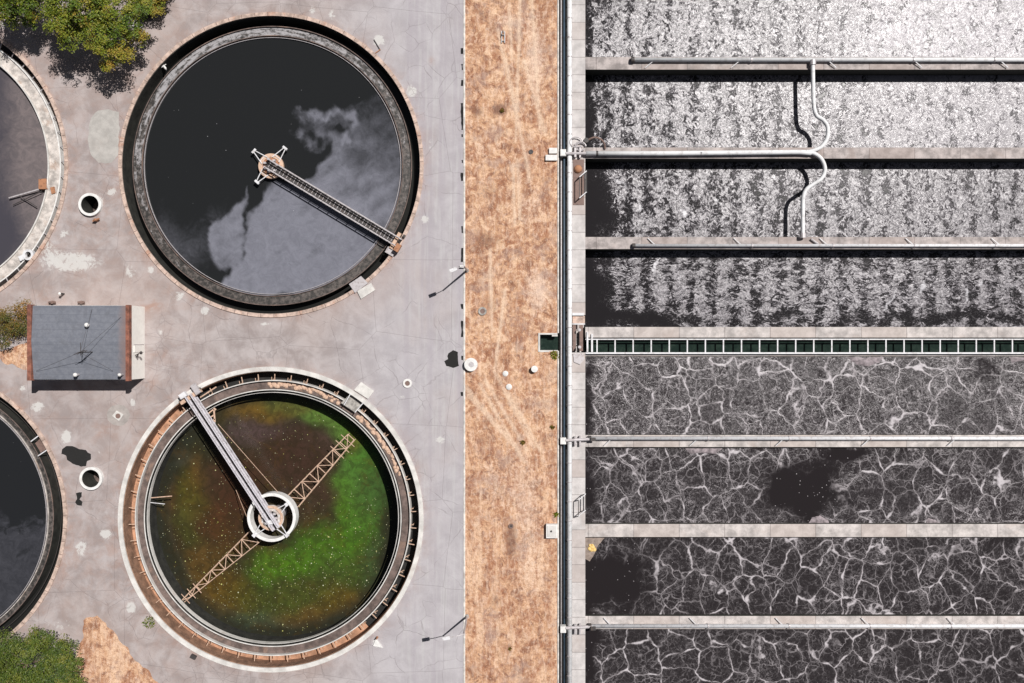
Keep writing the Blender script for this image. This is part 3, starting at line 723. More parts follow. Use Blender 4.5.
rake('tan lattice arm pointing to the upper right from the white centre hoop', (292,502), (351,437), 1.55, .85, -1.7, 8)
rake('tan lattice arm pointing to the lower left from the white centre hoop', (254,537), (182,602), 1.5, .3, -1.7, 9)
st = MB()
st.tube([P(218,424,-.3), P(283,498,-.9)], .028, 5)
tag(single(st, 'stay_wire', M['tan_metal'], '-', '-'), 'thin stay wire right of the algae tank bridge', 'wire', 'stay wires')
st = MB(); st.tube([P(236,490,-2.2), P(248,520,-.4)], .028, 5)
tag(single(st, 'stay_wire', M['tan_metal'], '-', '-'), 'short thin wire left of the white centre hoop', 'wire', 'stay wires')
# float arm at the west wall of the algae tank
fl = thing('skimming_float', 'short rusty float rods at the left wall of the algae tank', 'float', P(150,498,-1.5))
MB().bar(P(149,490,-1.3), P(149,507,-1.3), .09, .09).bar(P(148,498,-1.3), P(172,496,-1.4), .09, .09).build('rod', M['tan_metal'], fl)
MB().bar(P(146,502,-1.2), P(165,504,-1.5), .06, .06).build('rod', M['white_metal'], fl)
wb = MB(); q = P(157.5,473,-3.4); wb.box(q.x-.2,q.x+.2,q.y-.2,q.y+.2,-3.65,-3.3)
single(wb, 'float_box', M['white_concrete'], 'small white box floating at the left edge of the green water', 'float')
# walkway plates over channels
def plate(pts, z0, z1):
    b = MB(); vs = [P(a, c, z1) for a, c in pts]; n = len(vs)
    return b.add([(v.x,v.y,z0) for v in vs]+[(v.x,v.y,z1) for v in vs], [tuple(range(n-1,-1,-1)), tuple(range(n,2*n))]+[(i,(i+1)%n,n+(i+1)%n,n+i) for i in range(n)])
w1 = thing('crossing_plate', 'grey steel crossing plate over the dry channel at upper right of the algae tank', 'crossing plate', P(352,402,-.5), 'crossing plates over tank channels')
plate([(351,393),(364,402),(355,412.5),(341,403)], -.5, -.42).build('deck', M['grey_pad'], w1)
for a_, b_ in (((351,393),(344,405)),((364,402),(355,412.5))):
    MB().bar(P(*a_, .1), P(*b_, .1), .08, .08).bar(P(*a_, .1), P(*a_, -.45), .06, .06).bar(P(*b_, .1), P(*b_, -.45), .06, .06).build('handrail', M['white_metal'], w1)
single(plate([(361,382),(374,391),(368,399),(354,390)], 0.005, .14), 'access_step', M['rim_white'], 'pale slab step outside the rim at upper right of the algae tank', 'step', 'slab steps at tank rims')
single(plate([(357,291),(371,283),(375,290),(361,299)], 0.005, .14), 'access_step', M['rim_white'], 'pale slab step outside the lower right rim of the black tank', 'step', 'slab steps at tank rims')
single(plate([(349,284),(361,276),(368,283),(355,293)], .125, .2), 'crossing_plate', M['galv'], 'steel plate lying on the lower right rim of the black tank', 'crossing plate', 'crossing plates over tank channels')
w2 = thing('crossing_plate', 'small steel crossing over the black channel of the lower left tank', 'crossing plate', P(40,449,-.9), 'crossing plates over tank channels')
plate([(32,446),(42,437),(49,447),(38,455)], -.9, -.82).build('deck', M['brown_plate'], w2)
for a_, b_ in (((31,441.5),(41,434)),((38,456),(50,448))):
    MB().bar(P(*a_, .0), P(*b_, .0), .1, .1).bar(P(*a_, 0), P(*a_, -.85), .06, .06).bar(P(*b_, 0), P(*b_, -.85), .06, .06).build('handrail', M['white_metal'], w2)
# scum box and rods of the upper left tank
sb = thing('scum_box', 'rusty scum box with long rods at the inner edge of the cream trough', 'scum box', P(42,183,-.9))
plate([(38.5,179),(46,178.5),(46,189),(38.5,189)], -.95, -.3).build('box', M['rust'], sb)
MB().bar(P(40,189,-.5), P(9,198,-.6), .13, .1).build('rod', M['galv'], sb)
MB().bar(P(42,191,-.5), P(13,205,-.7), .07, .07).bar(P(20,196,-.5), P(37,207,-.6), .07, .07).build('rod', M['dark_metal'], sb)
single(plate([(50,187.5),(54,186.5),(55,193),(51.5,194)], -.62, -.5), 'rusty_bracket', M['rust'], 'small rusty bracket lying on the cream trough', 'bracket')
pe = P(30,255,-.5)
vp = thing('valve_pot', 'white ring valve pot at the lower end of the cream trough', 'valve pot', (pe.x, pe.y, -.62))
MB().ring(pe.x, pe.y, .3, .55, -.62, -.15, 28).build('ring', M['white_metal'], vp)
MB().cyl(pe.x, pe.y, .3, -.62, -.45, 24).build('cap', M['dark_metal'], vp)
MB().bar(P(20,259,-.4), P(27,256,-.4), .5, .3).build('neck', M['white_metal'], vp)

# ------------------------------------------------------------------ concrete block of aeration lanes
XE = 75.0
WL, WR = X(572), X(585.3)
walls = [(-32,-20,'far top'),(57,69.5,''),(147.5,158.5,''),(237,249,''),(327,337.5,''),(435,447,''),(524,537,''),(616,629,''),(705,717,'')]
lab = ['concrete divider wall above the top lane, outside the view', 'topmost visible divider wall between foam lanes, white pipe along its upper edge', 'divider wall second from top, its pipe ending at the S-bent pipe',
       'divider wall third from top, white pipe along its lower edge', 'wide pale divider wall beside the barred dark channel', 'thin divider wall just below the barred channel lane, white pipe on upper edge',
       'plain pale divider wall without any pipe', 'lowest divider wall in view, white pipe along its lower edge', 'concrete divider wall below the bottom lane, outside the view']
for (a, b, _), l in zip(walls, lab):
    if a < -20 or a > 683: continue
    single(MB().box(WR+.003, XE, Y(b), Y(a), -4, -.005), 'divider_wall', M['beam_light'] if a > 300 else M['beam'], l, 'divider wall', 'concrete divider walls between the lanes')
struct(MB().box(WR+.003, XE, Y(-20), Y(-32), -4, -.005).build('ground_edge', M['beam'])); struct(MB().box(WR+.003, XE, Y(717), Y(705), -4, -.005).build('ground_edge', M['beam']))
dk = thing('basin_walkway', 'long pale slab walkway along the left ends of the foam lanes', 'walkway', (X(578.5), 0, -4))
MB().box(WL, WR, Y(717), Y(352.5), -4, 0).box(WL, WR, Y(315), Y(-32), -4, 0).box(WL, WR, Y(352.5)+.001, Y(315)-.001, -4, -1.6).build('slab', M['deck'], dk)
# trench with pipes between grass and walkway
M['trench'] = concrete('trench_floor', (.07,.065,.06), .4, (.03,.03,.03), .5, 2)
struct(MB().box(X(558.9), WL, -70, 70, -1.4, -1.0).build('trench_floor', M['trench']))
pp = thing('pipe', 'long pale blue grey pipe running beside the slab walkway', 'pipe', (X(569.4), 0, .1), 'pipes of the aeration lanes')
MB().tube([(X(569.5), Y(717), .1), (X(569.5), Y(-32), .1)], .23, 16).build('pipe_run', M['pale_pipe'], pp, True)
for i in range(38):
    y = Y(-20+i*19.3)
    MB().bar((X(569.5)+.2, y, .1), (X(572.3), y, .06), .05, .06).build('bracket', M['galv'], pp)
    MB().tube([(X(569.5), y-.04, .1), (X(569.5), y+.04, .1)], .27, 16).build('flange', M['galv'], pp)
p2 = thing('pipe', 'thin dark steel blue pipe between the pale pipe and the dry grass', 'pipe', (X(564.3), 0, -.3), 'pipes of the aeration lanes')
MB().tube([(X(564.4), Y(717), -.3), (X(564.4), Y(-32), -.3)], .10, 12).build('pipe_run', M['dark_pipe'], p2, True)
MB().tube([(X(561.5), Y(717), -.45), (X(561.5), Y(-32), -.45)], .075, 12).build('side_conduit', M['galv'], p2, True)

# lanes of foaming water
LANES = [('A',-20,57,-1.76),('B',69.5,147.5,-1.76),('C',158.5,237,-1.76),('D',249,327,-1.76),('E',356,435,-.5),('F',447,524,-.5),('G',537,616,-.5),('H',629,705,-.5)]
CALM = {'A':[],'B':[(596,125,10,30,.3)],'C':[(594,195,12,40,.45),(600,225,18,14,.4)],'D':[(600,290,18,45,.6),(640,318,40,8,.8),(960,318,60,6,.5),(800,320,90,5,.3)],
        'E':[(588,415,10,30,.8),(985,368,30,10,.8),(592,365,10,8,.5)],
        'F':[(808,490,40,36,1.4),(596,490,12,40,.7),(640,520,30,6,.5),(1000,450,25,8,.4),(735,520,20,8,.0),(850,455,24,12,1.0)],
        'G':[(612,578,42,44,1.2),(655,546,26,14,.5),(690,600,18,14,.3),(685,605,22,20,.3),(1015,600,14,14,.7),(1000,548,30,8,.8),(955,550,14,8,.6)],
        'H':[(592,660,10,40,1.0),(600,635,14,8,.8),(958,660,24,40,.45),(1005,660,40,40,.35)]}
def foam_mat(kind):
    g = G('foam_' + kind)
    sp = g.n('ShaderNodeSeparateXYZ'); g.set(sp.inputs[0], g.pos)
    calm = g.attr('calm'); rich = g.attr('rich')
    wv = g.warp(.35, 1.5, 2); wv = g.warp(1.3, .42, 2, wv); wv = g.warp(3.2, .16, 3, wv)
    if kind == 'web':
        tn = g.noise(.7, 4, .6)                                            # strand thickness and strength vary
        str_ = g.ss(tn, .33, .60, .50, 1.0)
        e1 = g.vor(.37, vec=g.vm('MULTIPLY', wv, (1.1,.9,1))); l1 = g.m('MULTIPLY', g.m('SUBTRACT', 1, g.ss(e1, .000, g.m('ADD', .020, g.m('MULTIPLY', g.ss(tn, .42, .7), .040)))), str_)
        gl1 = g.m('SUBTRACT', 1, g.ss(e1, .0, .13))
        wv2 = g.warp(1.1, .9, 4, g.vm('ADD', wv, (17,5,3)))
        e2 = g.vor(.62, vec=wv2); l2 = g.m('MULTIPLY', g.m('SUBTRACT', 1, g.ss(e2, .002, .045)), g.ss(g.noise(.6, 4, .6), .38, .62, .1, .85))
        wv3 = g.warp(2.0, .7, 4, g.vm('ADD', wv, (3,25,7)))
        e3 = g.vor(1.3, vec=wv3); l3 = g.m('MULTIPLY', g.m('SUBTRACT', 1, g.ss(e3, .004, .07)), g.ss(g.noise(1.0, 4, .6), .42, .60, .0, .6))
        c1 = g.vor(.37, 'F1', vec=g.vm('MULTIPLY', wv, (1.1,.9,1)))
        wav = g.m('SINE', g.m('ADD', g.m('MULTIPLY', c1, 30), g.m('MULTIPLY', g.noise(.8, 5, .65, 1.0), 40)))
        fn = g.noise(4.0, 6, .78, 1.2, g.warp(.7, 1.5, 3)); fib = g.m('MULTIPLY', g.ss(wav, .0, 1.0), g.ss(fn, .42, .62))
        fib2 = g.m('MULTIPLY', g.ss(g.noise(3.6, 7, .82, 3.0), .51, .64), g.ss(g.noise(1.3, 4, .6), .40, .60))
        fibm = g.ss(g.m('ADD', g.noise(.42, 4, .6), g.m('MULTIPLY', rich, .2)), .46, .76, .12, .8)
        fs_ = g.m('MULTIPLY', g.m('MAXIMUM', g.m('MULTIPLY', fib, .62), g.m('MULTIPLY', fib2, .62)), fibm)
        v = g.m('MAXIMUM', g.m('MAXIMUM', l1, g.m('MULTIPLY', gl1, g.ss(fn, .45, .70, 0, .5))), g.m('MAXIMUM', g.m('MULTIPLY', l2, .62), g.m('MULTIPLY', l3, .55)))
        v = g.m('MINIMUM', g.m('ADD', g.m('MULTIPLY', v, .85), fs_), 1.0)
        v = g.m('MULTIPLY', v, g.ss(g.noise(.16, 4, .6), .34, .58, .55, 1.08))
        hz = g.m('MULTIPLY', g.ss(fn, .35, .7), g.m('MULTIPLY', g.m('MAXIMUM', rich, .25), .17)); v = g.m('ADD', v, hz)
        patchy = g.m('ADD', calm, g.m('MULTIPLY', g.m('SUBTRACT', g.noise(.45, 6, .68), .5), 1.5))
        v = g.m('MULTIPLY', v, g.ss(patchy, .98, .25, .0, 1.0))
        sk = g.m('MULTIPLY', g.m('SUBTRACT', 1, g.ss(g.vor(2.2, 'F1'), .07, .14)), g.ss(g.m('ADD', g.noise(.8,4,.7), g.m('MULTIPLY', g.m('MAXIMUM', calm, 0), .08)), .48, .62))
        v = g.m('MAXIMUM', v, g.m('MULTIPLY', sk, .6))
        col = g.mix(v, (.0180,.0150,.0160), (.40,.37,.385))
        col = g.mix(g.m('MULTIPLY', g.m('MULTIPLY', l1, g.ss(tn, .5, .66)), g.ss(calm,.5,.2)), col, (.50,.47,.49))
        g.bump(g.m('ADD', fn, v), .3, .05)
        return fin_water(g, col, .24, .022)
    st = g.stretch(1, .8, 1, wv)
    h1 = g.noise(2.3, 8, .80, 1.2, st); h2 = g.noise(.62, 5, .62, .7); h3 = g.noise(5.2, 5, .85, 1.2); h4 = g.noise(1.1, 5, .7, .8); glint_tone = g.attr('glint_tone')
    if kind == 'streaky': h1 = g.noise(2.1, 8, .77, 1.4, g.stretch(.55, 1.25, 1, wv))
    colm = g.m('SINE', g.m('MULTIPLY', g.m('ADD', sp.outputs[0], g.m('MULTIPLY', g.noise(.25,2,.5), 1.6)), 2*PI/2.2))
    e1 = g.vor(.42, vec=g.warp(1.1, .9, 4, wv)); l1 = g.m('SUBTRACT', 1, g.ss(e1, .002, .035))
    cov = g.m('ADD', g.m('MULTIPLY', g.m('SUBTRACT', h2, .5), .75), g.m('MULTIPLY', colm, .085))
    cov = g.m('ADD', cov, g.m('MULTIPLY', g.m('SUBTRACT', h4, .5), .7))
    cov = g.m('ADD', cov, g.m('MULTIPLY', calm, -.75)); cov = g.m('ADD', cov, g.m('MULTIPLY', rich, .13))
    t = g.m('ADD', g.m('ADD', g.m('MULTIPLY', g.m('SUBTRACT', h1, .5), 1.9), .5), cov)
    f = g.ss(t, .415, .51)
    sh = g.m('ADD', g.m('MULTIPLY', g.m('SUBTRACT', h1, .5), 1.6), g.m('MULTIPLY', g.m('SUBTRACT', h3, .5), 2.2))
    shade = g.m('MAXIMUM', g.ss(sh, -.34, .44), g.m('MULTIPLY', glint_tone, g.ss(g.m('ADD', h2, g.m('MULTIPLY', colm, -.03)), .28, .5, .3, 1.0)))
    foam = g.mix(shade, (.048,.043,.048), (.325,.305,.328))
    col = g.mix(f, (.017,.0155,.017), foam)
    col = g.mix(g.m('MULTIPLY', g.m('MULTIPLY', g.ss(h3, .56, .64), g.ss(calm, .8, .2)), .30), col, (.56,.54,.56))
    col = g.mix(g.m('MULTIPLY', g.m('MULTIPLY', l1, g.ss(calm,.6,.2)), g.m('ADD', g.ss(h4, .40, .6, 0, .6), g.m('MULTIPLY', glint_tone, .4))), col, (.15,.14,.15))
    pl = g.m('MULTIPLY', g.ss(g.m('ADD', g.attr('plume'), g.m('MULTIPLY', g.m('SUBTRACT', g.noise(1.8,6,.75,.8), .5), 1.9)), .40, 1.1), .85)
    col = g.mix(pl, col, (.58,.57,.60))
    g.bump(g.m('MULTIPLY', g.m('ADD', h1, g.m('MULTIPLY', h3, .6)), g.m('ADD', .08, g.m('MULTIPLY', f, .9))), .36, .08)
    return fin_water(g, col, .27, g.m('ADD', .012, g.m('MULTIPLY', g.ss(sh, -.2, .3), g.m('MULTIPLY', f, .044))))
fm = {'web': foam_mat('web'), 'choppy': foam_mat('choppy'), 'streaky': foam_mat('streaky')}
PLUME = {'C': [(628,183,5,4,1),(641,210,5,6,1),(671,210,6,4,1),(721,206,6,5,1),(762,211,4,6,.8),(700,202,3,3,.7),(655,190,4,8,.6),(765,188,5,5,.6)],
         'D': [(660,272,4,9,1),(662,262,3,10,.7),(846,310,3,9,.9),(890,292,4,9,.9),(892,305,3,9,.8),(845,280,3,9,.5),(927,284,3,6,1),(964,292,4,8,1.1),(986,289,3,5,1),(966,305,2,9,.7),(1015,285,3,14,.7),(735,275,4,12,.6),(780,290,3,14,.5),(628,270,5,5,.6),(925,275,2,12,.6)],
         'A': [], 'B': [(645,100,5,5,.7),(720,103,5,4,.6)]}
for (nm, a, b, z) in LANES:
    # the sheet reaches the side walls, whose faces go below the surface
    def fa(x, y, nm=nm, a=a, b=b, z=z):
        px, py = topx(x, y, z); ex = px
        px += 16*vnoise(x, y, .25, 5, 4.4); py += 16*vnoise(x, y, .25, 5, 8.4)
        edge = .35*math.exp(-((ex-585)/12)**2) if nm in 'ABCD' else .5*math.exp(-((ex-585)/8)**2)
        c = sum(blob(px, py, q) for q in CALM[nm])+edge
        if nm in 'ABC' : c += .16*max(0, min(1, (680-px)/110))-.10*max(0,min(1,(px-780)/100)); c += {'A':-.02,'B':.0,'C':.04}[nm]
        if nm == 'D': c += .02
        rich = {'A':.9,'B':.7,'C':.4,'D':.2,'E':1.0,'F':.45,'G':.1,'H':-.2}[nm]
        glint_tone = max(0, min(1, (px-760)/140))*{'A':1,'B':.7,'C':.15}.get(nm, 0)  # paler foam colour paints sun glint into the right of the top lanes
        return (max(-.3, min(1.6, c)), rich, glint_tone, min(1.2, sum(blob(px,py,q) for q in PLUME.get(nm, []))))
    struct(sheet('water', lines(WR, XE, .25), lines(Y(b), Y(a), .25), z, fm['choppy' if nm in 'ABC' else 'streaky' if nm == 'D' else 'web'], ('calm','rich','glint_tone','plume'), fa))
# scum banks lodged against the walls
M['scum_bank'] = concrete('pink_grey_foam_bank', (.31,.265,.28), .35, (.42,.38,.40), .4, 3)
def bank(pts, z, label, seed):
    p = [P(a, b, z) for a, b in pts]; n = len(p); c = sum(p, Vector())/n; out = []; 
    for i in range(n):
        for k in range(4):
            q = p[i].lerp(p[(i+1)%n], k/4); d = (q-c); q = q+d.normalized()*.15*vnoise(q.x,q.y,2.5,3,seed); out.append(q)
    m = len(out); vs = [(q.x,q.y,z-.02) for q in out]+[((q.x*.8+c.x*.2),(q.y*.8+c.y*.2),z+.07) for q in out]+[(c.x,c.y,z+.1)]
    fs = [(i,(i+1)%m,m+(i+1)%m,m+i) for i in range(m)]+[(m+i,m+(i+1)%m,2*m) for i in range(m)]
    single(MB().add(vs, fs), 'foam_bank', M['scum_bank'], label, 'foam bank', 'foam banks against the divider walls', True)
bank([(846,357),(884,357),(880,363),(868,366),(856,365)], -.5, 'pinkish foam bank just below the barred channel, right of centre', 1)
bank([(808,523.5),(812,517),(820,515),(828,519),(830,523.5)], -.5, 'low foam bank on the plain pale wall beside the calm black patch', 2)
0 and bank([(824,463),(824,457),(835,449),(846,449),(836,456),(828,461)], -.5, 'slanting pinkish foam strip at top of the calm black patch', 3)
bank([(925,524),(928,518),(935,520),(943,524)], -.5, 'small foam heap on the plain pale wall near the right', 4)
bank([(684,448),(724,448),(716,454),(700,453),(690,454)], -.5, 'thin foam bank under the white pipe left of centre', 5)
bank([(1008,357),(1024,357),(1030,360),(1012,363)], -.5, 'pinkish foam bank under the barred channel at the right border', 6)
0 and bank([(586,357),(600,357),(594,361),(588,364)], -.5, 'foam corner at the left end of the lane below the barred channel', 7)

# barred channel
ch = thing('barred_channel', 'narrow channel of dark green water crossed by white bars', 'channel', (WR, Y(346), -2))
MB().box(WR+.003, XE, Y(356.2), Y(353.2), -4, -.35).build('side_wall', M['beam_light'], ch)
MB().box(WR+.01, XE, Y(339.8), Y(338.7), -.06, .06).build('rail', M['white_metal'], ch)
MB().box(WR+.01, XE, Y(353.9), Y(352.3), -.06, .06).build('rail', M['white_metal'], ch)
x = 597.0
while x < 1110:
    MB().box(X(x-.6), X(x+.6), Y(352.3)+.002, Y(339.8)-.002, -.05, .05).build('crossbar', M['white_metal'], ch); x += 18.05
g = G('dark_green_channel_water'); n = g.noise(1.4, 6, .7, .5)
col = g.mix(g.ss(n, .4, .75), (.012,.022,.018), (.028,.045,.035)); g.bump(n, .2, .02)
M['green_water'] = fin_water(g, col, .15)
struct(MB().box(WR+.003, XE, Y(353.2)+.002, Y(337.5)-.002, -1.4, -1.1).build('water', M['green_water']))
# sluice gate at the west end
sg = thing('sluice_gate', 'brown steel sluice gate at the left end of the barred channel', 'sluice gate', (X(582), Y(338), -1.6))
MB().box(X(572.6), X(576), Y(351), Y(325), -.15, .05).build('gate_leaf', M['brown_plate'], sg)
MB().box(X(579.5), X(583), Y(351), Y(325), -.25, -.02).build('gate_leaf', M['brown_plate'], sg)
MB().box(X(572.2), X(584), Y(315.5), Y(313), -.1, .12).box(X(572.2), X(585), Y(324.6), Y(323.4), -.1, .1).build('frame', M['white_metal'], sg)
MB().box(X(572.6), X(585), Y(323.2), Y(315.8), -.3, -.1).build('cover_plate', M['rim_pink'], sg)
MB().box(X(586.5), X(588.2), Y(352), Y(332), -.1, .15).box(X(591), X(592.8), Y(352), Y(334), -.1, .15).build('frame', M['white_metal'], sg)
MB().cyl(X(579), Y(347), .15, -.2, .9, 12).cyl(X(579), Y(330), .15, -.2, .7, 12).build('spindle', M['galv'], sg)
single(plate([(573,353.5),(583,353),(584.5,359),(580,364.5),(574,362)], .003, .1), 'steel_cover', M['galv'], 'dark steel cover on the walkway below the sluice gate', 'cover plate')
single(MB().box(X(573), X(584), Y(205), Y(159.5), .004, .05), 'rusty_plate', M['brown_plate'], 'long rusty cover plate on the slab walkway', 'cover plate')
o = MB(); q = P(578,169,.1); o.dome(q.x, q.y, .42, .05, .35)
single(o, 'float_ball', M['rust'], 'orange rusty ball on the upper end of the rusty plate', 'ball', None, True)
def ladder(x0, y0, x1, y1, label):
    t = thing('ladder', label, 'ladder', P(x1, y0, -1.5), 'ladders at the lane ends')
    for yy in (y0, y1):
        MB().bar(P(x0, yy+3, .9), P(x1, yy-3, .9), .09, .09).bar(P(x0, yy+3, .9), P(x0, yy+3, 0), .08, .08).bar(P(x1, yy-3, .9), P(x1, yy-3, -1.7), .08, .08).build('rail', M['white_metal'], t)
    b = MB()
    for z in (.9, .35): b.bar(P(x1, y0-3, z), P(x1, y1-3, z), .07, .07)
    b.bar(P(x0, y0+3, .9), P(x0, y1+3, .9), .07, .07)
    for k in range(5): b.bar(P(x1, y0-3, -.1-.3*k), P(x1, y1-3, -.1-.3*k), .05, .05)
    b.build('rung', M['dark_metal'], t)
ladder(579.5, 174, 586.5, 195, 'steel ladder rail beside the rusty plate at the third lane')
ladder(578.5, 497, 585.5, 513, 'steel ladder rail at the left end of the lane above the plain wall')

# pipes on the divider walls
def wall_pipe(label, y, x0, z, r, side, ledge):
    """side: +1 wall's brackets reach down the page, -1 up"""
    t = thing('air_pipe', label, 'pipe', P(x0, y, z), 'pipes of the aeration lanes')
    p0 = P(x0, y, z); pts = [(p0.x, p0.y, z), (XE, p0.y, z)]
    MB().tube(pts, r, 14).build('pipe_run', M['white_metal'] if y > 100 else M['pale_pipe'], t, True)
    MB().tube([(p0.x-.18, p0.y, z), (p0.x+.12, p0.y, z)], r*1.35, 14).build('end_cap', M['dark_metal'], t)
    xx = x0+118
    while xx < 1100:
        q = P(xx, y, z); MB().tube([(q.x-.06, q.y, z), (q.x+.06, q.y, z)], r*1.25, 14).build('coupling', M['galv'], t); xx += 81
    xx = x0+22; k = 0
    while xx < 1090:
        q = P(xx, y, z); dx = -.95 if xx < 770 and y < 100 else .95
        if y > 100: dx = -.8
        MB().bar((q.x, q.y, z+.05), (q.x+dx, q.y-side*.75, z-.1), .07, .07).build('stay', M['white_metal'], t); xx += 86; k += 1
    return t
wall_pipe('straight white pipe along the topmost visible divider wall', 59.8, 633, .26, .215, 1, 0)
wall_pipe('straight white pipe on the lower edge of the divider wall above the streaky lane', 245.6, 634, .2, .17, -1, 0)
wall_pipe('white pipe on the divider wall just below the barred channel lane', 438.4, 590, .25, .2, 1, 0)
wall_pipe('white pipe on the lowest divider wall in view', 626.0, 590, .25, .2, -1, 0)
def arc_pts(pl, sub=8):
    """Catmull-Rom through points"""
    out = []; n = len(pl)
    for i in range(n-1):
        p0 = pl[max(i-1,0)]; p1 = pl[i]; p2 = pl[i+1]; p3 = pl[min(i+2,n-1)]
        for k in range(sub):
            t = k/sub; out.append(.5*((2*p1)+(-p0+p2)*t+(2*p0-5*p1+4*p2-p3)*t*t+(-p0+3*p1-3*p2+p3)*t**3))
    out.append(pl[-1]); return out
z = .35
def pz(l): return [P(a, b, z) for a, b in l]
w = thing('air_pipe', 'white pipe on second divider wall from top, ending at the S-bend', 'pipe', P(590,152,z), 'pipes of the aeration lanes')
MB().tube(pz([(586,153.5),(660,153.5),(740,152.8),(800,152.2),(811,153)]), .24, 14).build('pipe_run', M['pale_pipe'], w, True)
MB().tube([P(596,153.4,z), P(598,153.4,z)], .26, 14).build('valve', M['dark_metal'], w)
MB().tube([P(700,153.2,z), P(701.5,153.2,z)], .24, 14).build('coupling', M['galv'], w)
s_ = thing('bent_pipe', 'white S-bent pipe snaking between the three top divider walls', 'pipe', P(812,60,z), 'pipes of the aeration lanes')
MB().tube(arc_pts(pz([(812.8,63),(813,80),(813.5,100),(814.5,110),(817,116),(823,120),(827.5,127),(827,138),(822,146),(815,150),(808,152)])), .195, 14).build('upper_bend', M['pale_pipe'], s_, True)
MB().tube(arc_pts(pz([(806,151.5),(815,154),(822,160),(825,170),(821,179),(812,185),(806,190),(803.2,198),(802.8,215),(802.8,236)])), .195, 14).build('lower_bend', M['pale_pipe'], s_, True)
MB().tube([P(812.8,60,z), P(812.8,65,z)], .3, 14).build('flange', M['galv'], s_)
MB().tube([P(802.8,233,z), P(802.8,238,z)], .3, 14).build('flange', M['galv'], s_)
tp = MB(); tp.tube([P(811,239,.15), P(818,244,.15)], .12, 8)
single(tp, 'drain_pipe', M['galv'], 'short grey pipe stub lying at the foot of the S-bent pipe', 'pipe')

# clamps and branch pipes over the trench
for (y, l) in ((153.5,'pipe saddle crossing the trench at the second divider wall'),(440.5,'pipe saddle crossing the trench at the wall below the barred channel'),(628,'pipe saddle crossing the trench at the lowest divider wall')):
    t = thing('pipe_saddle', l, 'pipe saddle', P(566, y, 0), 'pipe saddles over the trench')
    MB().box(X(560.2), X(565.8), Y(y+3.2), Y(y-3.2), -.1, .45).build('block', M['white_concrete'], t)
    MB().tube([P(565.8, y, .38), P(586 if y < 200 else 592, y-(0 if y < 200 else 1.5), .38)], .16, 12).build('branch_pipe', M['galv'], t)
    MB().box(X(574), X(576), Y(y+4.5), Y(y-4.5), .1, .5).box(X(579), X(580.6), Y(y+5), Y(y-5), .1, .42).build('clamp', M['galv'], t)
    if y > 200:
        for dx_ in (590,): MB().box(X(dx_), X(dx_+5), Y(y-.2), Y(y-3.6), .55, .75).build('valve', M['dark_metal'], t)
single(MB().box(X(545.5), X(557), Y(161), Y(155.5), -.1, .3), 'concrete_block', M['white_concrete'], 'lower pale block at the trench left of the second divider wall', 'concrete block', 'pale concrete blocks by the trench')
o = MB(); o.box(X(549), X(557), Y(154), Y(148.5), -.1, .3)
single(o, 'concrete_block', M['white_concrete'], 'upper pale block at the trench left of the second divider wall', 'concrete block', 'pale concrete blocks by the trench')
bx = thing('meter_box', 'square pale concrete box at the trench near the plain divider wall', 'meter box', P(552,530,0))
MB().box(X(546), X(557.2), Y(537), Y(523.3), -.1, .5).build('box', M['white_concrete'], bx)
MB().box(X(547.2), X(556.2), Y(535.8), Y(524.6), .5, .54).build('lid', M['rim_white'], bx)
MB().cyl(X(551), Y(530), .1, .54, .6, 10).build('knob', M['dark_metal'], bx)
# open pit by the trench
pit = thing('open_pit', 'open concrete pit of dark green water at the grass edge', 'pit', P(547,343,-1))
pb = MB()
pb.box(X(538.2), X(540), Y(351.8), Y(333), -1.3, .1).box(X(540), X(557.4), Y(334.6), Y(333), -1.3, .1).box(X(540), X(549), Y(352), Y(350.2), -1.3, .1).box(X(549), X(558), Y(352), Y(350.2), -1.3, -.1)
pb.build('rim', M['rim_white'], pit)
MB().box(X(552), X(557.6), Y(336.4), Y(334.6), -.4, .05).build('spout', M['rim_white'], pit)
MB().box(X(540)+.002, X(559), Y(350.2)+.002, Y(334.6)-.002, -1.3, -.9).build('pit_water', M['green_water'], pit)
# rusty elbow and valve by the second wall
t = thing('elbow_pipe', 'dark brown curved pipe elbow lying above the left end of the second divider wall', 'pipe elbow', P(592,146,.1))
MB().tube(arc_pts([P(588,140,.2),P(594,137.5,.3),P(600,139,.3),P(604,143,.25),P(605,149,.1)]), .10, 10).build('pipe_bend', M['brown_plate'], t, True)
t = thing('hose_heap', 'coiled grey hose heap on the walkway above the second divider wall', 'hose', P(580,143,0))
h = MB(); rr = random.Random(5)
for k in range(4):
    c = P(578+rr.uniform(-2,4), 143+rr.uniform(-5,4), .1+.06*k); rad = .35+.1*k
    h.tube([c+Vector((rad*math.cos(a*.4), rad*.8*math.sin(a*.4), .02*a*.2)) for a in range(15)], .06, 7)
h.build('hose_coil', M['galv'], t); MB().cyl(P(586,141,0).x, P(586,141,0).y, .25, 0, .35, 16).build('nozzle', M['dark_metal'], t)
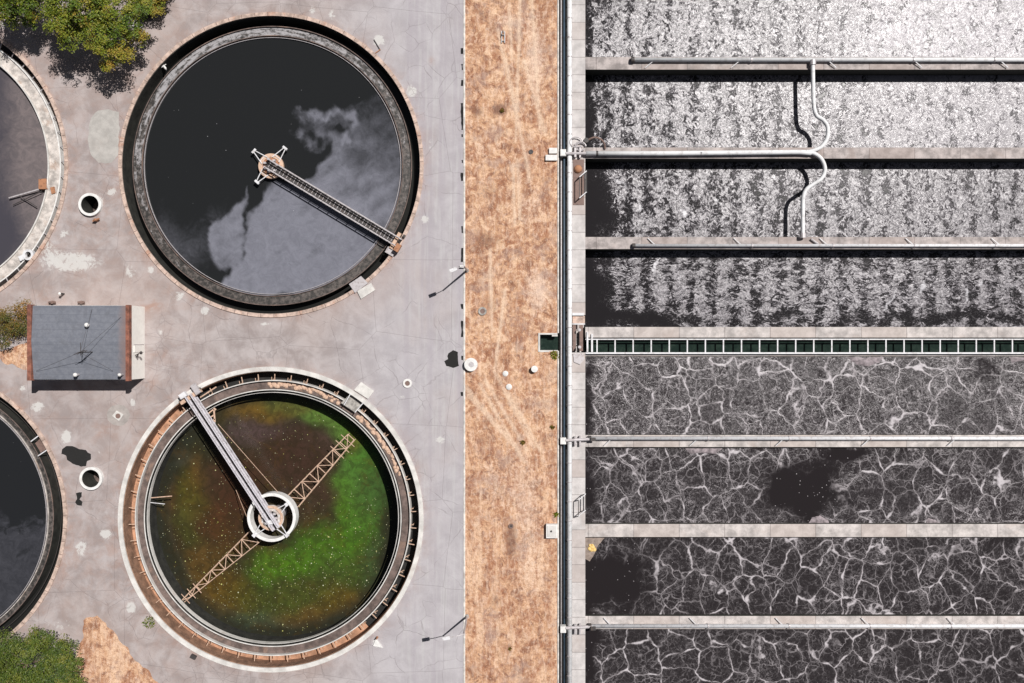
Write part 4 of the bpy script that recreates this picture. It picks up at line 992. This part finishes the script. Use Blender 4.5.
# yellow scum at the corner of the lane
g = G('yellow_scum'); n = g.noise(3, 5, .7); col = g.mix(g.ss(n, .35, .6), (.55,.30,.05), (.75,.55,.22)); g.bump(n, .5, .05); M['yellow'] = g.fin(col, .6)
ys_ = MB(); q = P(592,547,-.5)
rr = random.Random(3)
for k in range(16):
    a = rr.uniform(0, 2*PI); d_ = rr.uniform(0,.35); ys_.dome(q.x+d_*math.cos(a), q.y+d_*math.sin(a), rr.uniform(.08,.25), -.5, rr.uniform(.05,.14), 8, 2)
single(ys_, 'foam_clump', M['yellow'], 'yellow foam clump in the corner below the plain pale wall', 'foam clump')
g = G('tan_froth'); n = g.noise(2, 5, .7); col = g.mix(g.ss(n,.3,.7), (.16,.12,.10), (.34,.27,.23)); M['tan_froth'] = g.fin(col, .6)
o = patch_sheet('scum_film', [(585.6,537.5),(607,537.5),(600,545),(596,553),(590,563),(585.6,560)], -.49, M['tan_froth'], .2, 4, .12, attrs=None)
tag(o, 'brownish film round the yellow foam clump', 'scum film')

# ------------------------------------------------------------------ pump house
HZ = 3.4
g = G('grey_roof_felt'); sp = g.n('ShaderNodeSeparateXYZ'); g.set(sp.inputs[0], g.pos)
n = g.noise(2.5, 6, .7); n2 = g.noise(14, 3, .8); sm = g.m('FRACT', g.m('DIVIDE', g.m('ADD', sp.outputs[1], 50), .72))
col = g.mix(g.ss(n, .3, .7), (.135,.145,.175), (.185,.195,.225)); col = g.mix(g.m('MULTIPLY', g.ss(n2, .45,.7), .4), col, (.12,.13,.155))
col = g.mix(g.ss(sm, .08, .0, 0, .65), col, (.08,.088,.11)); col = g.mix(g.m('MULTIPLY', g.ss(g.noise(.7, 5, .7, .5), .5, .62), .5), col, (.12,.125,.145));  
col = g.mix(g.ss(g.m('ADD', sp.outputs[0], g.m('MULTIPLY', n, .8)), X(130)*.957-.9, X(130)*.957-.1, 0, .6), col, (.22,.14,.12))
g.bump(g.m('ADD', n2, g.ss(sm, .08, .0)), .3, .05); M['roof'] = g.fin(col, .8)
M['brick'] = concrete('red_brown_fascia', (.27,.105,.07), .4, (.12,.05,.04), .6, 2)
M['cream'] = concrete('cream_wall_paint', (.84,.81,.76), .05, (.6,.5,.42), .2, 1.5)
M['wallp'] = concrete('beige_wall_render', (.35,.30,.26), .15, (.25,.2,.17), .3, 1)
def R(px, py, z): return P(px, py, z)
a = R(32.5, 305.5, HZ); b = R(126.5, 379.5, HZ)
hs = thing('pump_house', 'small pump house with grey felt roof, red brown end boards and a cream end wall', 'building', ((a.x+b.x)/2, (a.y+b.y)/2, 0))
ym = R(0, 341.5, HZ).y
MB().box(a.x+.25, X(144.7), Y(378.3), Y(306.8), 0, HZ-.3).build('wall', M['cream'], hs)
rf = MB(); vs = [(a.x,b.y,HZ-.2),(b.x,b.y,HZ-.2),(b.x,ym,HZ+.2),(a.x,ym,HZ+.2),(a.x,a.y,HZ-.06),(b.x,a.y,HZ-.06)]
vs += [(x_,y_,z_-.16) for x_,y_,z_ in vs]
rf.add(vs, [(0,1,2,3),(3,2,5,4),(7,6,9,8),(8,9,10,11),(0,6,7,1),(5,11,10,4),(0,3,9,6),(3,4,10,9),(1,7,8,2),(2,8,11,5)])
ro = rf.build('roof', M['roof'], hs)
MB().box(R(28.3,0,HZ).x, a.x-.003, R(0,380.5,HZ).y, R(0,304.5,HZ).y, HZ-.35, HZ+.2).build('end_board', M['brick'], hs)
MB().box(b.x+.003, R(130,0,HZ).x, R(0,381,HZ).y, R(0,305,HZ).y, HZ-.35, HZ+.2).build('end_board', M['brick'], hs)
xw = X(144.7)
MB().box(xw-.02, xw+.05, Y(352), Y(345), .3, 2.3).build('door', M['cream'], hs)
MB().box(xw, xw+.06, Y(345), Y(344.2), .3, 2.35).build('door_frame', M['galv'], hs)
for (vx, vy, rr_) in ((85,325,.17),(73.5,375,.15),(118,375,.12)):
    q = P(vx, vy, HZ+.8); 
    v = MB().cyl(q.x, q.y, .11, HZ-.1, HZ+.55, 14).build('vent_pipe', M['galv'], hs)
    MB().dome(q.x, q.y, rr_+.05, HZ+.5, .22, 16, 4).build('vent_cap', M['white_concrete'], v)
# roof antenna and guys
an = thing('antenna', 'thin dark aerial with guy wires standing on the grey roof', 'antenna', R(94,356,HZ))
q = R(93,352,HZ); MB().tube([(q.x,q.y,HZ), (q.x,q.y,HZ+2.6)], .045, 8).build('mast', M['dark_metal'], an)
e = MB()
for k, zz in enumerate((2.5,2.1,1.6)):
    e.bar((q.x-.5+k*.1, q.y-.2, HZ+zz), (q.x+.5-k*.1, q.y+.2, HZ+zz), .04, .04)
e.bar((q.x, q.y-.3, HZ+2.2), (q.x, q.y+.9, HZ+2.2), .04, .04)
e.build('aerial_rod', M['dark_metal'], an)
for tgt in ((36,371),(121,317),(113,371),(92,309)):
    tq = R(*tgt, HZ+.05); MB().tube([(q.x,q.y,HZ+2.3), tuple(tq)], .014, 4).build('guy_wire', M['dark_metal'], an)
fl = thing('wall_lamp', 'small dark lamp bracket on the cream end wall of the pump house', 'lamp', P(143,352,2.0), None)
zc = 2.0; q = Vector((xw+.5, Y(354), zc))
MB().bar((q.x-.5,q.y-.1,zc+.05),(q.x+.25,q.y+.2,zc+.35),.06,.06).build('bracket', M['dark_metal'], fl)
MB().add([(q.x-.5,q.y-.25,zc+.02),(q.x-.05,q.y+.2,zc+.1),(q.x-.1,q.y-.3,zc+.3)],[(0,1,2)]).cyl(q.x+.2,q.y+.15,.16,zc+.3,zc+.5,10,.05).build('lamp_shade', M['dark_metal'], fl)

# ------------------------------------------------------------------ small yard furniture
def well(px, py, label):
    x, y = X(px), Y(py); t = thing('round_well', label, 'well', (x, y, -1.5), 'round open wells in the yard')
    MB().ring(x, y, .88, 1.14, -2.5, .35, 48).build('well_ring', M['white_concrete'], t)
    MB().ring(x, y, .86, .879, -2.5, .3, 48).build('lining', M['wall_dark'], t)
    MB().cyl(x, y, .88, -2.6, -1.9, 40).build('well_floor', M['launder_brown'], t)
    MB().tube([(x-.3,y-.2,-1.9),(x+.1,y-.5,-1.4),(x+.5,y-.3,-1.3)], .09, 8).build('inner_pipe', M['tan_metal'], t)
well(91.5, 205, 'round white rimmed well between the two upper tanks')
well(92.5, 478, 'round white rimmed well between the two lower tanks, below the tar patch')
t = thing('hydrant', 'small rusty hydrant beside the upper white rimmed well', 'hydrant', P(98,220,0))
q = P(97.5,220.5,0); MB().cyl(q.x,q.y,.14,0,.5,12).dome(q.x,q.y,.15,.5,.12,12,3).build('barrel', M['rust'], t)
MB().tube([(q.x-.3,q.y-.12,.35),(q.x+.35,q.y+.14,.35)], .09, 8).build('outlet', M['rust'], t)
t = thing('inspection_cover', 'square pale slab with round dark hole in the yard', 'inspection cover', P(118,415,0))
plate([(112,416),(116.5,410.5),(123.5,414.5),(119,421)], .004, .06).build('slab', M['rim_white'], t)
q = P(118,416,.06); MB().cyl(q.x, q.y, .25, .06, .08, 20).build('cover', M['brown_plate'], t)
def manhole(px, py, r0, r1, label, mat=None, mc=None, h=.12):
    q = P(px, py, 0); t = thing('manhole', label, 'manhole', q, 'small round manholes')
    MB().ring(q.x, q.y, r0, r1, 0.004, h, 32).build('collar', mat or M['white_concrete'], t)
    MB().cyl(q.x, q.y, r0, 0.004, h-.05, 24).build('cover', mc or M['brown_plate'], t)
manhole(407.5, 383.3, .25, .45, 'small white ringed manhole on the drive right of the algae tank')
manhole(482.5, 311.2, .25, .42, 'small ringed manhole in the dry grass above the white vent drum', M['grey_pad'])
manhole(511, 526, .12, .25, 'tiny dark ringed pipe end in the grass left of the meter box', M['brown_plate'], M['dark_metal'])
manhole(531, 152, .12, .22, 'tiny dark pipe end in the grass left of the pale blocks', M['dark_metal'], M['dark_metal'])
for (px, py, r_, l) in ((505.5,373.5,.28,'upper of the two flat white discs in the dry grass'),(509,386.8,.3,'lower of the two flat white discs in the dry grass')):
    q = P(px, py, 0); single(MB().cyl(q.x, q.y, r_, .0, .1, 20).dome(q.x, q.y, r_*.9, .1, .06, 20, 3), 'white_cap', M['white_concrete'], l, 'pipe cap', 'white pipe caps in the grass')
q = P(534.5,369,.5); t = thing('white_cap', 'raised white cap on a stub pipe, casting a dark shadow in the grass', 'pipe cap', (q.x,q.y,0), 'white pipe caps in the grass')
MB().cyl(q.x,q.y,.2,0,.45,16).build('stub', M['dark_metal'], t); MB().cyl(q.x,q.y,.33,.45,.55,24).build('cap', M['white_concrete'], t)
q = P(471,364.5,.3); t = thing('vent_drum', 'large round white vent drum with grey centre on the kerb', 'vent drum', (q.x,q.y,0))
MB().ring(q.x,q.y,.22,.66,.06,.5,40).build('drum', M['white_concrete'], t); MB().cyl(q.x+.05,q.y,.27,.5,.53,24).build('cover', M['galv'], t)
t = thing('survey_post', 'small pale H-shaped frame lying in the upper dry grass', 'frame', P(503,36,0))
MB().bar(P(501.6,31,.12),P(501.6,43,.12),.07,.08).bar(P(504.8,31,.12),P(504.8,43,.12),.07,.08).build('rail', M['white_metal'], t)
MB().bar(P(501.6,35,.12),P(504.8,35,.12),.07,.06).bar(P(501.6,41,.12),P(504.8,41,.12),.07,.06).bar(P(503.2,30,.05),P(503.2,33,.6),.06,.06).build('rung', M['grey_pad'], t)
def lamp(px, py, arm, label):
    b = P(px, py, 0); t = thing('street_lamp', label, 'street lamp', b, 'street lamps on the kerb')
    H = 5.0
    MB().cyl(b.x, b.y, .2, 0, .12, 16).build('base', M['grey_pad'], t)
    MB().tube([(b.x,b.y,.1),(b.x,b.y,H)], .09, 12, rs=[.11,.07]).build('pole', M['galv'], t)
    e = Vector((b.x+arm[0], b.y+arm[1], H+.15)); MB().tube([(b.x,b.y,H-.05), ((b.x+e.x)/2,(b.y+e.y)/2,H+.15), e], .035, 8).build('arm', M['galv'], t)
    d = Vector((arm[0],arm[1],0)).normalized()
    MB().bar(e-d*.1, e+d*.6, .32, .16).build('lamp_head', M['white_metal'], t)
lamp(467, 270.5, (-.75,-.3), 'street lamp with short arm on the kerb right of the black scum tank')
lamp(467, 616, (-1.4,-.25), 'street lamp with long arm on the kerb near the bottom of the drive')
single(MB().box(X(460), X(465.5), Y(267.8), Y(265.5), .05, .3), 'junction_box', M['white_concrete'], 'small white box at the foot of the upper street lamp', 'box')
# little bits
t = thing('warning_cone', 'white cone shaped marker with rusty tip by the lower right of the algae tank', 'marker', P(377,642,0))
plate([(373,646),(376,638.5),(383,648)], .004, .12).build('base', M['white_concrete'], t)
q = P(377,638,.3); MB().cyl(q.x,q.y,.12,.1,.7,8,.04).build('tip', M['rust'], t)
t = thing('valve_key', 'thin dark T-handled valve key lying on the pale patch beside the black tank', 'tool', P(379,46,0))
MB().bar(P(374,39.5,.08),P(380,49.5,.08),.07,.07).build('shaft', M['dark_metal'], t); MB().bar(P(375.5,53,.08),P(380.5,49.5,.08),.08,.08).build('handle', M['rust'], t)
single(MB().box(X(147.5),X(153),Y(20),Y(15),.004,.3), 'steel_box', M['dark_metal'], 'small dark box beside the upper left rim of the black tank', 'box', 'small dark boxes by the tanks')
single(MB().bar(P(191,655.5,.15),P(196,658,.15),.35,.3), 'steel_box', M['dark_metal'], 'small dark box beside the lower left rim of the algae tank', 'box', 'small dark boxes by the tanks')
for (px, py, l) in ((54,302.5,'left of two small brown valve stubs above the pump house roof'),(83,302.5,'right of two small brown valve stubs above the pump house roof')):
    q = P(px,py,0); t = thing('valve_stub', l, 'valve', q, 'valve stubs behind the pump house')
    MB().cyl(q.x,q.y,.16,0,.4,12).build('stem', M['brown_plate'], t); MB().tube([(q.x-.35,q.y,.3),(q.x+.3,q.y,.3)],.11,8).build('body', M['brown_plate'], t)
q = P(64,294,0); t = thing('standpipe', 'short dark standpipe in the yard above the pump house', 'standpipe', q)
MB().tube([(q.x,q.y,0),(q.x,q.y,.8)],.09,10).build('pipe', M['dark_metal'], t); MB().dome(q.x,q.y,.14,.8,.1,10,3).build('cap', M['white_concrete'], t)
# gull over the channel
def gull(px, py, z, ang, label):
    c = P(px, py, z); t = thing('gull', label, 'gull', c)
    cs, sn = math.cos(ang), math.sin(ang)
    def q(u, v, h): return (c.x+u*cs-v*sn, c.y+u*sn+v*cs, c.z+h)
    b = MB(); n = 8; prof = [(-.28,.02),(-.2,.05),(-.05,.085),(.1,.07),(.19,.035),(.23,.055),(.28,.045),(.34,.008)]; vs = []; fs = []
    for (u, r_) in prof:
        for k in range(n): a = 2*PI*k/n; vs.append(q(u, r_*math.cos(a), r_*math.sin(a)))
    for i in range(len(prof)-1):
        for k in range(n): fs.append((i*n+k, i*n+(k+1)%n, (i+1)*n+(k+1)%n, (i+1)*n+k))
    for s in (-1, 1):
        m = len(vs); vs += [q(.12,s*.05,.03),q(.16,s*.3,.09),q(.02,s*.62,.05),q(-.06,s*.32,.08),q(-.08,s*.05,.03),q(.12,s*.05,.01),q(.16,s*.3,.07),q(-.06,s*.32,.06),q(-.08,s*.05,.01)]
        fs += [(m,m+1,m+3,m+4),(m+1,m+2,m+3),(m+5,m+8,m+7,m+6),(m+6,m+7,m+2),(m,m+5,m+6,m+1),(m+1,m+6,m+2),(m+4,m+3,m+7,m+8),(m+3,m+2,m+7)]
    b.add(vs, fs).build('body', M['white_concrete'], t, True)
gull(163.5, 66, -.3, .6, 'white gull gliding over the black outer channel')

# ------------------------------------------------------------------ trees
def leaf_mat(name, cols):
    g = G(name); a = g.attr('tone'); n = g.noise(3, 3, .6); n2 = g.noise(.45, 3, .5)
    v = g.m('ADD', g.m('MULTIPLY', a, .75), g.m('MULTIPLY', g.m('ADD', g.m('MULTIPLY', n, .5), g.m('MULTIPLY', n2, .5)), .25))
    r = g.n('ShaderNodeValToRGB'); g.set(r.inputs[0], v); cr = r.color_ramp
    cr.elements[0].position = 0; cr.elements[0].color = (*cols[0], 1); cr.elements[1].position = 1; cr.elements[1].color = (*cols[-1], 1)
    for i in range(1, len(cols)-1): e = cr.elements.new(i/(len(cols)-1)); e.color = (*cols[i], 1)
    m = g.fin(r.outputs[0], .55)
    return m
M['leaf_a'] = leaf_mat('yellow_green_leaves', [(.020,.040,.004),(.085,.145,.008),(.190,.220,.014),(.29,.22,.025),(.30,.15,.03)])
M['leaf_b'] = leaf_mat('deep_green_leaves', [(.014,.032,.005),(.045,.078,.008),(.095,.130,.012),(.150,.150,.020),(.17,.14,.03)])
M['leaf_c'] = leaf_mat('orange_green_leaves', [(.035,.050,.008),(.08,.09,.012),(.17,.12,.02),(.28,.14,.035),(.33,.17,.05)])
M['bark'] = concrete('grey_brown_bark', (.20,.14,.10), .4, (.10,.07,.05), .5, 4)
def tree(label, base, lobes, mat, clumps, per, leaf, seed, group, cat='tree', toneoff=0.0, name='broadleaf_tree', barkr=.22):
    """lobes: (px, py, z, radius m, tone)"""
    rr = random.Random(seed); b = P(*base, 0)
    t = thing(name, label, cat, b, group)
    tr = MB(); top = Vector((b.x, b.y, lobes[0][2]*.55))
    tr.tube([(b.x,b.y,-.05),(b.x+.05,b.y,top.z*.5),tuple(top)], .2, 10, rs=[barkr*1.3, barkr, barkr*.8])
    tk = tr.build('trunk', M['bark'], t, True)
    tips = []; vs = []; fs = []; tone = []
    tot = sum(l[3]**2 for l in lobes)
    lb = MB()
    for (px, py, z_, R_, tn) in lobes:
        c = P(px, py, z_); mid = top.lerp(c, .5)+Vector((rr.uniform(-.2,.2),rr.uniform(-.2,.2),.25))
        lb.tube([top-Vector((0,0,.2)), mid, c], .1, 7, rs=[barkr*.55, barkr*.35, barkr*.15])
        n = max(4, int(clumps*R_**2/tot))
        for i in range(n):
            while True:
                u = Vector((rr.gauss(0,1), rr.gauss(0,1), rr.gauss(0,1)))
                if u.length > .1: u.normalize(); break
            f = rr.uniform(.15,1.08)**.5*(1+.18*vnoise(u.x*2+px, u.y*2+py, 1.3, 2, u.z))
            cl = c+Vector((u.x*R_, u.y*R_, u.z*R_*.72))*f
            if i % 9 == 0:
                lb.tube([c, c.lerp(cl, .55)+Vector((0,0,.1)), cl+u*.1], .03, 5, rs=[barkr*.2, barkr*.12, .015])
            ct = min(1, max(0, tn+rr.gauss(0,.20)+toneoff)); cr_ = rr.uniform(.26,.52)*min(1.2, R_/1.6+.35)
            for k in range(per):
                v = Vector((rr.gauss(0,1), rr.gauss(0,1), rr.gauss(0,.55)))
                v = v.normalized()*min(v.length, 1.9)*cr_*.6
                p = cl+v; nrm = (u*.6+Vector((rr.gauss(0,.6),rr.gauss(0,.6),.8))).normalized()
                a_ = nrm.orthogonal().normalized(); ang = rr.uniform(0,2*PI); s_ = nrm.cross(a_)
                e1 = (a_*math.cos(ang)+s_*math.sin(ang)); e2 = nrm.cross(e1)
                L = leaf*rr.uniform(.6,1.35); W = L*.5; m = len(vs)
                vs += [p-e1*L/2, p+e2*W/2+nrm*L*.08, p+e1*L/2-nrm*L*.1, p-e2*W/2+nrm*L*.08]
                fs.append((m,m+1,m+2,m+3)); tt = min(1,max(0,ct+rr.gauss(0,.09))); tone += [tt]*4
    lb.build('limbs', M['bark'], t, True)
    o = MB().add(vs, fs).build('crown', mat, t)
    at = o.data.attributes.new('tone','FLOAT','POINT'); at.data.foreach_set('value', tone)
    return t
tg = 'trees beside the round tanks'
tree('big yellow green tree at the top left overhanging the cream trough tank', (80,30),
     [(85,10,5.2,2.6,.35),(62,22,4.8,1.6,.45),(72,38,4.2,1.2,.45),(100,38,4.4,1.6,.4),(121,52,3.6,1.25,.62),(120,18,4.6,2.0,.35),(135,36,3.6,1.0,.75),(100,-12,5.2,2.2,.4),(58,8,4.6,1.3,.4),(106,62,3.4,.8,.7),(140,8,4.0,1.3,.55)],
     M['leaf_a'], 430, 70, .19, 11, tg)
tree('small round tree at the top edge, right part tinted brown', (158,0),
     [(148,-8,2.2,1.6,.6),(158,2,1.8,.9,.7),(142,-2,2.2,1.2,.5),(160,-12,2.0,1.3,.75)], M['leaf_a'], 130, 60, .18, 12, tg, toneoff=.05)
tree('dark tree in the top left corner reaching over the tank', (18,12),
     [(20,-10,5.0,2.3,.35),(12,16,3.6,1.1,.3),(30,22,3.4,.9,.25),(36,2,4.4,1.5,.4),(4,-2,4.6,1.7,.4),(0,10,4.2,.8,.7),(45,-8,4.8,1.5,.35),(28,12,4.0,.8,.35)], M['leaf_a'], 210, 60, .19, 13, tg, toneoff=-.08)
tree('deep green tree in the bottom left corner', (30,670),
     [(28,663,4.4,2.3,.4),(60,655,3.6,1.5,.42),(72,668,3.2,1.2,.4),(5,650,3.6,1.6,.45),(40,642,3.6,1.2,.45),(50,680,4.0,1.9,.35),(10,690,4.2,2.4,.35),(75,685,3.2,1.0,.4),(-12,670,3.8,2.0,.35),(40,705,4,2.0,.35)],
     M['leaf_b'], 460, 70, .18, 14, tg)
tree('orange tinged shrub against the left end of the pump house', (12,325),
     [(22,312,1.6,1.0,.65),(10,318,1.8,1.0,.5),(12,330,1.5,1.0,.35),(24,326,1.4,.9,.35),(2,328,1.4,.8,.5),(4,342,1.2,.6,.3),(-3,318,1.4,.8,.6)],
     M['leaf_c'], 130, 50, .14, 15, None, cat='shrub', name='shrub', barkr=.09)
def weed(px, py, r_, label, mat, seed, group='weeds in the yard'):
    rr = random.Random(seed); c = P(px, py, 0); vs = []; fs = []; tone = []
    for k in range(int(170*r_)+30):
        a = rr.uniform(0,2*PI); d_ = r_*math.sqrt(rr.random()); p = Vector((c.x+d_*math.cos(a), c.y+d_*math.sin(a), .02)); L = rr.uniform(.08,.28); o_ = Vector((rr.gauss(0,.6),rr.gauss(0,.6),1)).normalized()
        w_ = Vector((-o_.y, o_.x, .1)); w_ = w_.normalized()*.05; m = len(vs)
        vs += [p-w_, p+w_, p+o_*L+w_*.6, p+o_*L-w_*.6]; fs.append((m,m+1,m+2,m+3)); tone += [rr.random()]*4
    o = single(MB().add(vs, fs), 'weed', mat, label, 'weed', group)
    at = o.data.attributes.new('tone','FLOAT','POINT'); at.data.foreach_set('value', tone)
weed(150, 622, .6, 'dark weed tuft at the lower left rim of the algae tank', M['leaf_b'], 1)
weed(555, 355, .4, 'green weed tuft just below the open pit', M['leaf_a'], 2)
weed(556.5, 514, .22, 'green weed tuft on the grass edge above the meter box', M['leaf_a'], 3)
weed(552, 427, .16, 'ochre weed tuft on the grass edge left of the lower pipe saddle', M['leaf_c'], 4)
weed(502, 111, .16, 'olive weed tuft in the upper dry grass', M['leaf_c'], 5)
weed(523, 442, .16, 'olive weed tuft at the end of the wheel tracks', M['leaf_c'], 6)
weed(510, 648, .16, 'brown weed tuft in the lower dry grass', M['leaf_c'], 7)
# dry grass blades all over the strip: nobody could count them
rr = random.Random(77); vs = []; fs = []; tone = []
for k in range(11000):
    x = rr.uniform(gx0+.1, gx1-.1); y = rr.uniform(-36,36)
    if x > X(538) and abs(y-Y(342.5)) < 1.1: continue
    if vnoise(x,y,.5,3,2.2) < -.15: continue
    L = rr.uniform(.08,.22); o_ = Vector((rr.gauss(0,.9),rr.gauss(0,.9),.8)).normalized(); w_ = Vector((-o_.y, o_.x, 0)).normalized()*.022; p = Vector((x,y,.0)); m = len(vs)
    vs += [p-w_, p+w_, p+o_*L]; fs.append((m,m+1,m+2)); tone += [rr.random()]*3
M['straw'] = leaf_mat('straw_blades', [(.30,.13,.07),(.55,.30,.17),(.72,.48,.33),(.84,.66,.50)])
o = MB().add(vs, fs).build('dry_grass', M['straw']); o['kind'] = 'stuff'; tag(o, 'short dry straw grass growing on the strip', 'grass')
at = o.data.attributes.new('tone','FLOAT','POINT'); at.data.foreach_set('value', tone)
# far ground east of the lanes and north, south of them
M['far'] = concrete('far_yard', (.42,.38,.36), .2, (.3,.2,.15), .3, .5)
struct(MB().add([(XE,-160,-.02),(220,-160,-.02),(220,160,-.02),(XE,160,-.02)],[(0,1,2,3)]).add([(X(558.9),-160,-.02),(XE,-160,-.02),(XE,Y(717),-.02),(X(558.9),Y(717),-.02)],[(0,1,2,3)])
   .add([(X(558.9),Y(-32),-.02),(XE,Y(-32),-.02),(XE,160,-.02),(X(558.9),160,-.02)],[(0,1,2,3)]).build('ground', M['far']))
